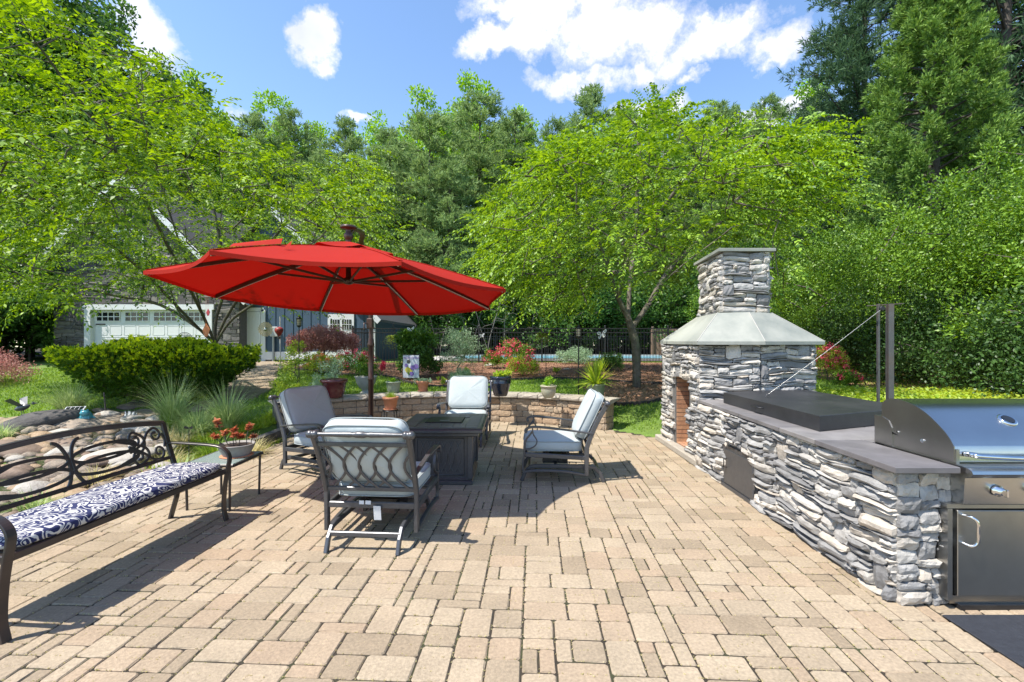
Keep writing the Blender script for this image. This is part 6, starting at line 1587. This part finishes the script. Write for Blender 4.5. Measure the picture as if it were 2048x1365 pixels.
g_ = grass_clump('tuft of bright green chives in the whitened terracotta pot', 781, 0, 0, 240, .14, 605, 'grass', d=8.9, spread=.11, lean=.5, w=.006, cat='herb', name='chives'); g_.location = lp+Vector((0, 0, .23))
mb = MB()
for x, y in ((-.1, -.1), (.1, -.1), (.1, .1), (-.1, .1)): mb.tube([(x*1.1, y*1.1, -lp.z), (x*.9, y*.9, -.012)], .009, 6)
mb.lathe([(.15, -.014), (.15, -.002), (0, -.002)], n=20); ps = mb.build('plant_stand', M['black']); ps.location = lp; tag(ps, 'low black metal plant stand under the chive pot by the wall', 'plant stand')
pot('navy_pot', 'large dark navy ribbed pot with pale lettuce like leaves on the wall cap', GP(1001, 792, WZ), [(.12, 0), (.13, .015), (.175, .14), (.20, .24), (.206, .26), (.198, .27), (.208, .30), (.200, .315), (.212, .345), (.215, .375), (.205, .385), (.185, .37)], 'navy', leafy('lime', .09, .30, 20, .06, .7, seed=606, stems=False))
pot('beige_pot', 'round beige green pot with a leafy sprig on the wall cap', GP(1097, 796, WZ), [(.08, 0), (.09, .01), (.13, .08), (.142, .15), (.135, .20), (.155, .205), (.16, .225), (.15, .235), (.13, .22)], 'beigeglaze', leafy('hard', .20, .22, 12, .045, seed=607))
def spiky(t, z, rt):
    r = np.random.default_rng(608); n = 110; a = r.uniform(0, 2*math.pi, n); e = r.uniform(.0, 1, n)**1.1; el = .12+1.4*e
    D = np.stack([np.cos(a)*np.cos(el), np.sin(a)*np.cos(el), np.sin(el)], 1); B = np.tile([0, 0, z+.02], (n, 1))+D*.02; L = r.uniform(.42, .68, n)
    s = unit(np.cross(D, [0, 0, 1.])); Q = []
    pts = [B+D*(L*k/4)[:, None]+np.array([0, 0, -1])*((k/4)**2.4*(.10*(1.5-el)))[:, None] for k in range(5)]; ws = [.010, .017, .015, .010, .001]
    for k in range(4): Q.append(np.stack([pts[k]-s*ws[k], pts[k]+s*ws[k], pts[k+1]+s*ws[k+1], pts[k+1]-s*ws[k+1]], 1))
    quads_obj('spiky_leaves', np.concatenate(Q), M['lime'], t)
p = Vector((PX(1192, 9.35), 9.35, .50))
pot('sage_pot', 'pale sage green pot with a large spiky yucca behind the right armchair', p, [(.12, 0), (.14, .03), (.17, .16), (.18, .26), (.19, .27), (.19, .29), (.17, .28)], 'greenglaze', spiky)
# lantern posts
def lantern(px, pyb, pyt, d, label):
    x = PX(px, d); zb = hz(x, d); zt = PZ(pyt, d); hh = zt-zb; t = empty('lantern_post', (x, d, zb), 0, label, 'lantern', 'slim garden lantern posts')
    mb = MB(); mb.tube([(0, 0, -.05), (0, 0, hh-.27)], .013, 8); mb.lathe([(.02, hh-.29), (.045, hh-.27), (.045, hh-.26)], n=12); mb.build('post', M['black'], t)
    mb = MB(); mb.lathe([(.062, hh-.09), (.075, hh-.085), (.05, hh-.045), (.03, hh-.03), (.028, hh), (0, hh+.004)], n=12); mb.lathe([(.05, hh-.262), (.06, hh-.25), (.06, hh-.24)], n=12)
    for k in range(6): a = k*math.pi/3; mb.tube([(.056*math.cos(a), .056*math.sin(a), hh-.25), (.064*math.cos(a), .064*math.sin(a), hh-.085)], .004, 4)
    for z in (.14, .2): mb.lathe([(.061, hh-z-.003), (.063, hh-z), (.061, hh-z+.003)], n=12)
    mb.build('lamp_cage', M['black'], t)
    mb = MB(); mb.lathe([(.045, hh-.25), (.05, hh-.09)], n=12); mb.build('glass', lg, t); return t
lg = mat('cream_glass', (.55, .48, .34), None, .25)
lantern(598, 775, 632, 11.6, 'black lantern post with cream glass beside the red maple'); lantern(1157, 792, 650, 9.75, 'black lantern post with clear glass behind the seat wall left of the yucca')
# shepherd hooks with ferns
def fern(px, py, d, label, hookpx, seed, w=.36):
    x, z = PX(px, d), PZ(py, d); r = np.random.default_rng(seed); t = empty('hanging_fern', (x, d, z), 0, label, 'hanging plant', 'hanging ferns on shepherd hooks'); n = 70; a = r.uniform(0, 2*math.pi, n); out = np.stack([np.cos(a), np.sin(a), np.zeros(n)], 1); Q = []
    ln = w*r.uniform(.5, 1.1, n); B = []; D = []
    for k in range(9):
        t_ = k/8; p = out*(ln*t_)[:, None]+np.array([0, 0, 1])*(.16*t_-.40*t_**2*r.uniform(.6, 1.4, n))[:, None]; s = unit(np.cross(out, [0, 0, 1.]))
        for sg in (-1, 1): Q.append(leaf_quads(p, s*sg+out*.3+[0, 0, -.2], np.tile([0, 0, 1.], (n, 1))+out*.3, .05*(1.1-t_*.7), .022))
    quads_obj('fronds', np.concatenate(Q), M['lime'], t)
    mb = MB(); mb.lathe([(.04, -.10), (.10, -.06), (.12, .02), (.115, .02)], n=14); mb.build('basket', M['soil'], t)
    mb = MB()
    for a_ in (0, 2.1, 4.2): mb.tube([(.11*math.cos(a_), .11*math.sin(a_), .02), (0, 0, .26)], .003, 4)
    mb.build('hanger', M['black'], t)
    hx = PX(hookpx, d)-x; zb = hz(PX(hookpx, d), d)-z; mb = MB(); mb.tube(bez([(hx, 0, zb-.05), (hx, 0, 0), (hx, 0, .28), (hx*.7, 0, .38), (hx*.2, 0, .36), (0, 0, .27)], 6), .009, 6)
    o = mb.build('shepherd_hook', M['black']); o.location = (x, d, z); tag(o, label.replace('fern', 'shepherd hook carrying the fern').replace('hanging ', 'black '), 'garden hook')
fern(786, 672, 14.2, 'yellow green hanging fern left of the leafy shrub', 786+2, 611, .34); fern(1083, 668, 13.2, 'yellow green hanging fern in front of the pool fence', 1092, 612, .30)
# butterflies on stakes
def butterfly(px, py, d, w, label, tilt=0):
    x, z = PX(px, d), PZ(py, d); t = empty('butterfly_ornament', (x, d, z), 0, label, 'ornament', 'white butterfly stakes')
    for s in (-1, 1):
        mb = MB()
        for pts in ([(0, 0), (.25, .55), (.75, .75), (1.0, .55), (.8, .2), (.3, 0)], [(0, 0), (.35, -.05), (.7, -.15), (.65, -.5), (.35, -.6), (.1, -.3)]):
            P = [((s*a*w/2*math.cos(.5)), -.02-a*w*.12, (b*w/2+a*s*tilt*w*.3)) for a, b in pts]; n = len(P); mb.add(P, [tuple(range(n))]); mb.add([(a, b+.004, c) for a, b, c in P], [tuple(range(n))])
        wg = mb.build('wing', M['white'], t)
        for (a, b) in ((.6, .45), (.35, .25), (.45, -.25)): mb = MB(); mb.lathe([(.05*w, 0), (0, .001)], (s*a*w/2*.88, -.02-a*w*.12-.004, b*w/2+a*s*tilt*w*.3), 8, R=Matrix.Rotation(math.pi/2, 3, 'X')); mb.build('spot', M['navy'], wg)
    mb = MB(); mb.tube([(0, 0, .2*w), (0, 0, -.3*w)], .008, 6); zb = hz(x, d)-z; mb.tube([(0, .01, -.1*w), (.02, .02, zb)], .004, 5); mb.build('stake', M['black'], t)
butterfly(1203, 670, 11.0, .27, 'white butterfly stake with dark spots left of the right tree', .5); butterfly(822, 661, 12.7, .24, 'pale blue butterfly stake above the leafy shrub', .2); butterfly(964, 672, 14.5, .18, 'small white butterfly stake near the pool fence', .3); butterfly(612, 705, 15.8, .26, 'white and pink butterfly stake left of the maple trunk', .3)
# garden flag
d = 11.2; x = PX(822, d); zt, zb = PZ(711, d), PZ(756, d)
t = empty('garden_flag', (x, d, zb), 0, 'small white garden flag printed with purple and yellow pansies', 'flag'); wv = (838-806)/CF*d; hv = zt-zb
mb = MB(); mb.quadgrid(lambda u, v: Vector(((u-.5)*wv, .012*math.sin(u*6), v*hv)), 8, 8); fl = mb.build('cloth', mat('flag_cloth', (.62, .62, .68), (.70, .70, .74), .9), t)
for i, (u, v, s, m_) in enumerate(((.35, .72, .09, 'navy'), (.62, .45, .12, 'violet'), (.82, .5, .12, 'violet'), (.3, .35, .13, 'yellow'), (.48, .30, .11, 'yellow'), (.2, .55, .08, 'violet'), (.55, .18, .10, 'violet'), (.4, .2, .08, 'grass'))):
    if m_ == 'violet' and 'violet' not in M: M['violet'] = mat('violet_print', (.20, .12, .40), (.34, .22, .50), .9, scale=30)
    mb = MB()
    for k in range(5): a = k*1.256+i; mb.lathe([(s*.28, 0), (0, .0006)], ((u-.5)*wv+s*.28*math.cos(a), -.004-.0008*i+.012*math.sin(u*6)-.002, v*hv+s*.28*math.sin(a)), 10, R=Matrix.Rotation(math.pi/2, 3, 'X'))
    mb.build('printed_flower', M[m_], fl)
cu = bpy.data.curves.new('lettering', 'FONT'); cu.body = 'welcome'; cu.size = .105; cu.align_x = 'CENTER'; cu.extrude = .001; cu.shear = .3; o = bpy.data.objects.new('lettering', cu); COL.objects.link(o); o.parent = fl; o.location = (0, -.015, hv*.84); o.rotation_euler = (math.pi/2, 0, 0); o.data = cu; _dg = bpy.context.evaluated_depsgraph_get(); _me = bpy.data.meshes.new_from_object(o.evaluated_get(_dg)); _m = bpy.data.objects.new('lettering', _me); COL.objects.link(_m); _m.parent = fl; _m.location = o.location; _m.rotation_euler = o.rotation_euler; _me.materials.clear(); _me.materials.append(M['violet']); bpy.data.objects.remove(o)
mb = MB(); mb.tube([(wv/2+.015, 0, -.25), (wv/2+.015, 0, hv+.02), (-wv/2, 0, hv+.015)], .006, 6); mb.build('flag_pole', M['black'], t)
# wind spinners hanging in the left tree
def rings(name, px, py, d, R, n, m, label, thick=.01, hang=1.2, wavy=0):
    x, z = PX(px, d), PZ(py, d); t = empty(name, (x, d, z), 0, label, 'wind spinner'); mb = MB()
    for k in range(n):
        q = R*(1-k*.16); P = [Vector((q*(1+wavy*.06*math.sin(18*a))*math.cos(a), .25*k*.02*math.sin(a), q*(1+wavy*.06*math.sin(18*a))*math.sin(a))) for a in np.linspace(0, 2*math.pi, 49 if not wavy else 145)]; mb.tube(P, 1, flat=(thick*(2.5 if wavy else 1.4), thick), up=(0, 1, 0), cap=False)
    mb.build('spinner_ring', m, t); mb = MB(); mb.tube([(0, 0, R*.9), (0, 0, R+hang)], .003, 4); mb.build('cord', M['black'], t); return t
s1 = rings('wind_spinner', 369, 682, 12.3, .22, 5, M['black'], 'black circular metal spinner hanging in front of the garage door', hang=.6)
mb = MB()
for (a, b, c) in ((-.06, .02, .045), (.0, .0, .02), (.05, .01, .025), (-.03, -.02, .03), (.07, .03, .02)): mb.lathe([(c, -.004), (c, .004), (0, .005)], (a, 0, b), 8, R=Matrix.Rotation(math.pi/2, 3, 'X'))
mb.tube([(-.1, 0, 0), (.1, 0, .01)], .008, 5); mb.tube([(0, 0, -.2), (0, 0, .2)], .003, 4); mb.build('hummingbird_figure', M['black'], s1)
s2 = rings('wind_spinner', 531, 659, 11.6, .17, 6, mat('bronze_spinner', (.30, .24, .13), (.42, .36, .22), .35, metal=.7), 'bronze sunburst wind spinner hanging in front of the white door', thick=.006, hang=.35, wavy=1)
mb = MB(); mb.lathe([(.0, -.05), (.04, -.035), (.05, 0), (.04, .035), (0, .05)], n=14); mb.build('glass_ball', M['chrome'], s2)
t = empty('balloon_ornament', (PX(558, 15.5), 15.5, PZ(663, 15.5)), 0, 'small red striped hot air balloon ornament on a white stake', 'ornament')
mb = MB(); mb.lathe([(.02, -.17), (.06, -.12), (.12, -.03), (.14, .05), (.11, .11), (.05, .14), (0, .15)], n=16); mb.build('balloon', mat('balloon_red', (.45, .03, .03), (.12, .03, .02), .5, scale=14), t)
mb = MB(); mb.box((0, 0, -.22), (.07, .07, .07), bev=.01); mb.build('basket', M['black'], t)
zb = hz(t.location.x, 15.5)-t.location.z; mb = MB(); mb.tube([(.0, .08, .5), (0, .08, zb)], .018, 6); mb.build('stake', M['white'], t)
for (px, py, s_, mk, lb) in ((412, 660, .26, 'peach', 'orange and yellow fabric leaf shape hanging in the left tree fork'), (416, 625, .13, 'pink', 'small red diamond kite hanging in the left tree')):
    x, z = PX(px, 12.0), PZ(py, 12.0); mb = MB(); P = [(0, 0, .7*s_), (.4*s_, 0, .1*s_), (.2*s_, 0, -.6*s_), (-.1*s_, 0, -.75*s_), (-.35*s_, 0, -.1*s_)]
    mb.add([(a, -.006, c) for a, b, c in P]+[(a, .006, c) for a, b, c in P], [(0, 1, 2, 3, 4), (9, 8, 7, 6, 5)]+[(i, (i+1) % 5, 5+(i+1) % 5, 5+i) for i in range(5)]); mb.tube([(0, 0, .7*s_), (0, 0, 1.4)], .003, 4)
    o = mb.build('hanging_leaf', M[mk]); o.location = (x, 12.0, z); tag(o, lb, 'ornament')
# solar panel light, blue frog, white turtle, metal bird, butterfly on the bench side
p = on(150, 846); t = empty('solar_light', p+Vector((0, 0, .12)), .35, 'small pale solar panel light on the rocks behind the bench', 'solar light')
mb = MB(); mb.box((0, 0, .13), (.30, .12, .018), rot=(.5, 'X'), bev=.004); mb.tube([(0, 0, -.1), (0, 0, .12)], .012, 6); mb.build('frame', M['white'], t)
mb = MB(); [mb.box((-.10+k*.066, -.006, .139), (.055, .085, .006), rot=(.5, 'X')) for k in range(4)]; mb.build('solar_cell', M['glass'], t)
p = on(173, 856)+Vector((0, 0, .13)); M['teal'] = mat('teal_glaze', (.05, .26, .32), (.12, .40, .45), .25, scale=12)
V, F = [], []
t = empty('frog_figure', p, .5, 'turquoise glazed frog figure sitting on the flat tan rock', 'figure')
mb = MB(); mb.lathe([(0, -.02), (.08, -.01), (.10, .04), (.085, .09), (.06, .125), (.045, .15), (0, .16)], n=14, sy=1.25); mb.lathe([(0, -.05), (.06, -.04), (.075, 0), (.055, .04), (0, .05)], (0, -.085, .135), 12)
for s_ in (-1, 1): mb.lathe([(0, -.02), (.02, 0), (0, .02)], (s_*.04, -.09, .185), 8); mb.tube([(s_*.07, -.02, .05), (s_*.12, -.04, .03), (s_*.10, -.11, -.02)], [.03, .025, .015], 8); mb.tube([(s_*.05, -.09, .07), (s_*.06, -.12, -.02)], .014, 6)
mb.build('body', M['teal'], t)
p = on(187, 925)+Vector((0, 0, .17)); t = empty('turtle_figure', p, .4, 'small white turtle figure on a rock in the stream', 'figure')
mb = MB(); mb.lathe([(.09, 0), (.085, .03), (.05, .06), (0, .07)], n=14, sx=1.2); mb.build('shell', M['rock4'], t)
mb = MB(); mb.lathe([(0, -.02), (.022, 0), (0, .022)], (-.12, 0, .02), 8); mb.build('head', M['rock'], t)
for a in (-1, 1):
    for b in (-1, 1): mb = MB(); mb.tube([(a*.06, b*.06, .01), (a*.10, b*.09, -.02)], .012, 6); mb.build('leg', M['rock'], t)
p = on(45, 858)+Vector((0, 0, .25)); t = empty('metal_bird', p, .2, 'dark metal bird figure on the large dark boulder', 'figure')
mb = MB(); mb.lathe([(0, -.14), (.04, -.08), (.06, 0), (.04, .08), (0, .13)], (0, 0, .10), 10, R=Matrix.Rotation(1.25, 3, 'Y')); mb.lathe([(0, -.03), (.03, 0), (0, .03)], (.16, 0, .17), 8); mb.tube([(.18, 0, .17), (.23, 0, .165)], [.012, .002], 6)
for s_ in (-1, 1): mb.add([(.05, s_*.03, .13), (-.05, s_*.03, .12), (-.16, s_*.16, .24), (-.05, s_*.18, .28)], [(0, 1, 2, 3)]); mb.tube([(0, s_*.02, .06), (.01, s_*.025, -.08)], .005, 5)
mb.build('body', M['bronze'], t)
mb = MB(); x, d = PX(378, 6.0), 6.0; zb = hz(x, d); zt = PZ(856, d); mb.tube([(x, d, zb), (x, d, zt)], .005, 5)
for s_ in (-1, 1): mb.add([(x, d, zt), (x+s_*.05, d-.01, zt+.03), (x+s_*.06, d-.01, zt-.005), (x+s_*.02, d, zt-.02)], [(0, 1, 2, 3)])
o = mb.build('dragonfly_stake', M['black']); tag(o, 'thin dark dragonfly stake in the grasses behind the side table', 'ornament')
mb = MB(); x, d = PX(213, 9.0), 9.0; mb.tube([(x, d, hz(x, d)), (x-.05, d, hz(x, d)+.5)], .014, 6); o = mb.build('iron_stake', M['dbark']); tag(o, 'short dark stake under the left side of the yew bush', 'stake')
# pale stones in the mulch
for i, (px, py, w, lb) in enumerate(((1080, 752, .18, 'small round cream stone at the front of the mulch bed'), (1134, 741, .28, 'flat pale stone in the mulch behind the beige pot'), (1070, 730, .3, 'flat pale stone in the mulch by the pool fence'), (608, 733, .55, 'low tan stone in the mulch under the maple'), (690, 735, .3, 'pale stone beside the pink azalea'), (890, 766, .22, 'cream stone behind the terracotta pot'), (978, 734, .4, 'pale flat stone left of the red azalea'))): rock(px, py, w, .4, 'rock4', lb, grp='pale stones in the mulch bed')
for i, (px, py, lb) in enumerate(((767, 738, 'small red flower head in the mulch left of the flag'), (874, 753, 'round red flower head right of the flag'), (765, 746, 'tiny white and red garden gnome like ornament in the mulch'))):
    p = on(px, py); r = np.random.default_rng(700+i); Q = clump_quads(np.array([[0, 0, .12+.02*k] for k in range(4)]), 30, np.full(4, .07), .05, .8, r); o = quads_obj('red_flower', Q, M['pink']); o.location = p; tag(o, lb if i < 2 else 'smallest red flower head in the mulch left of the flag', 'flower')
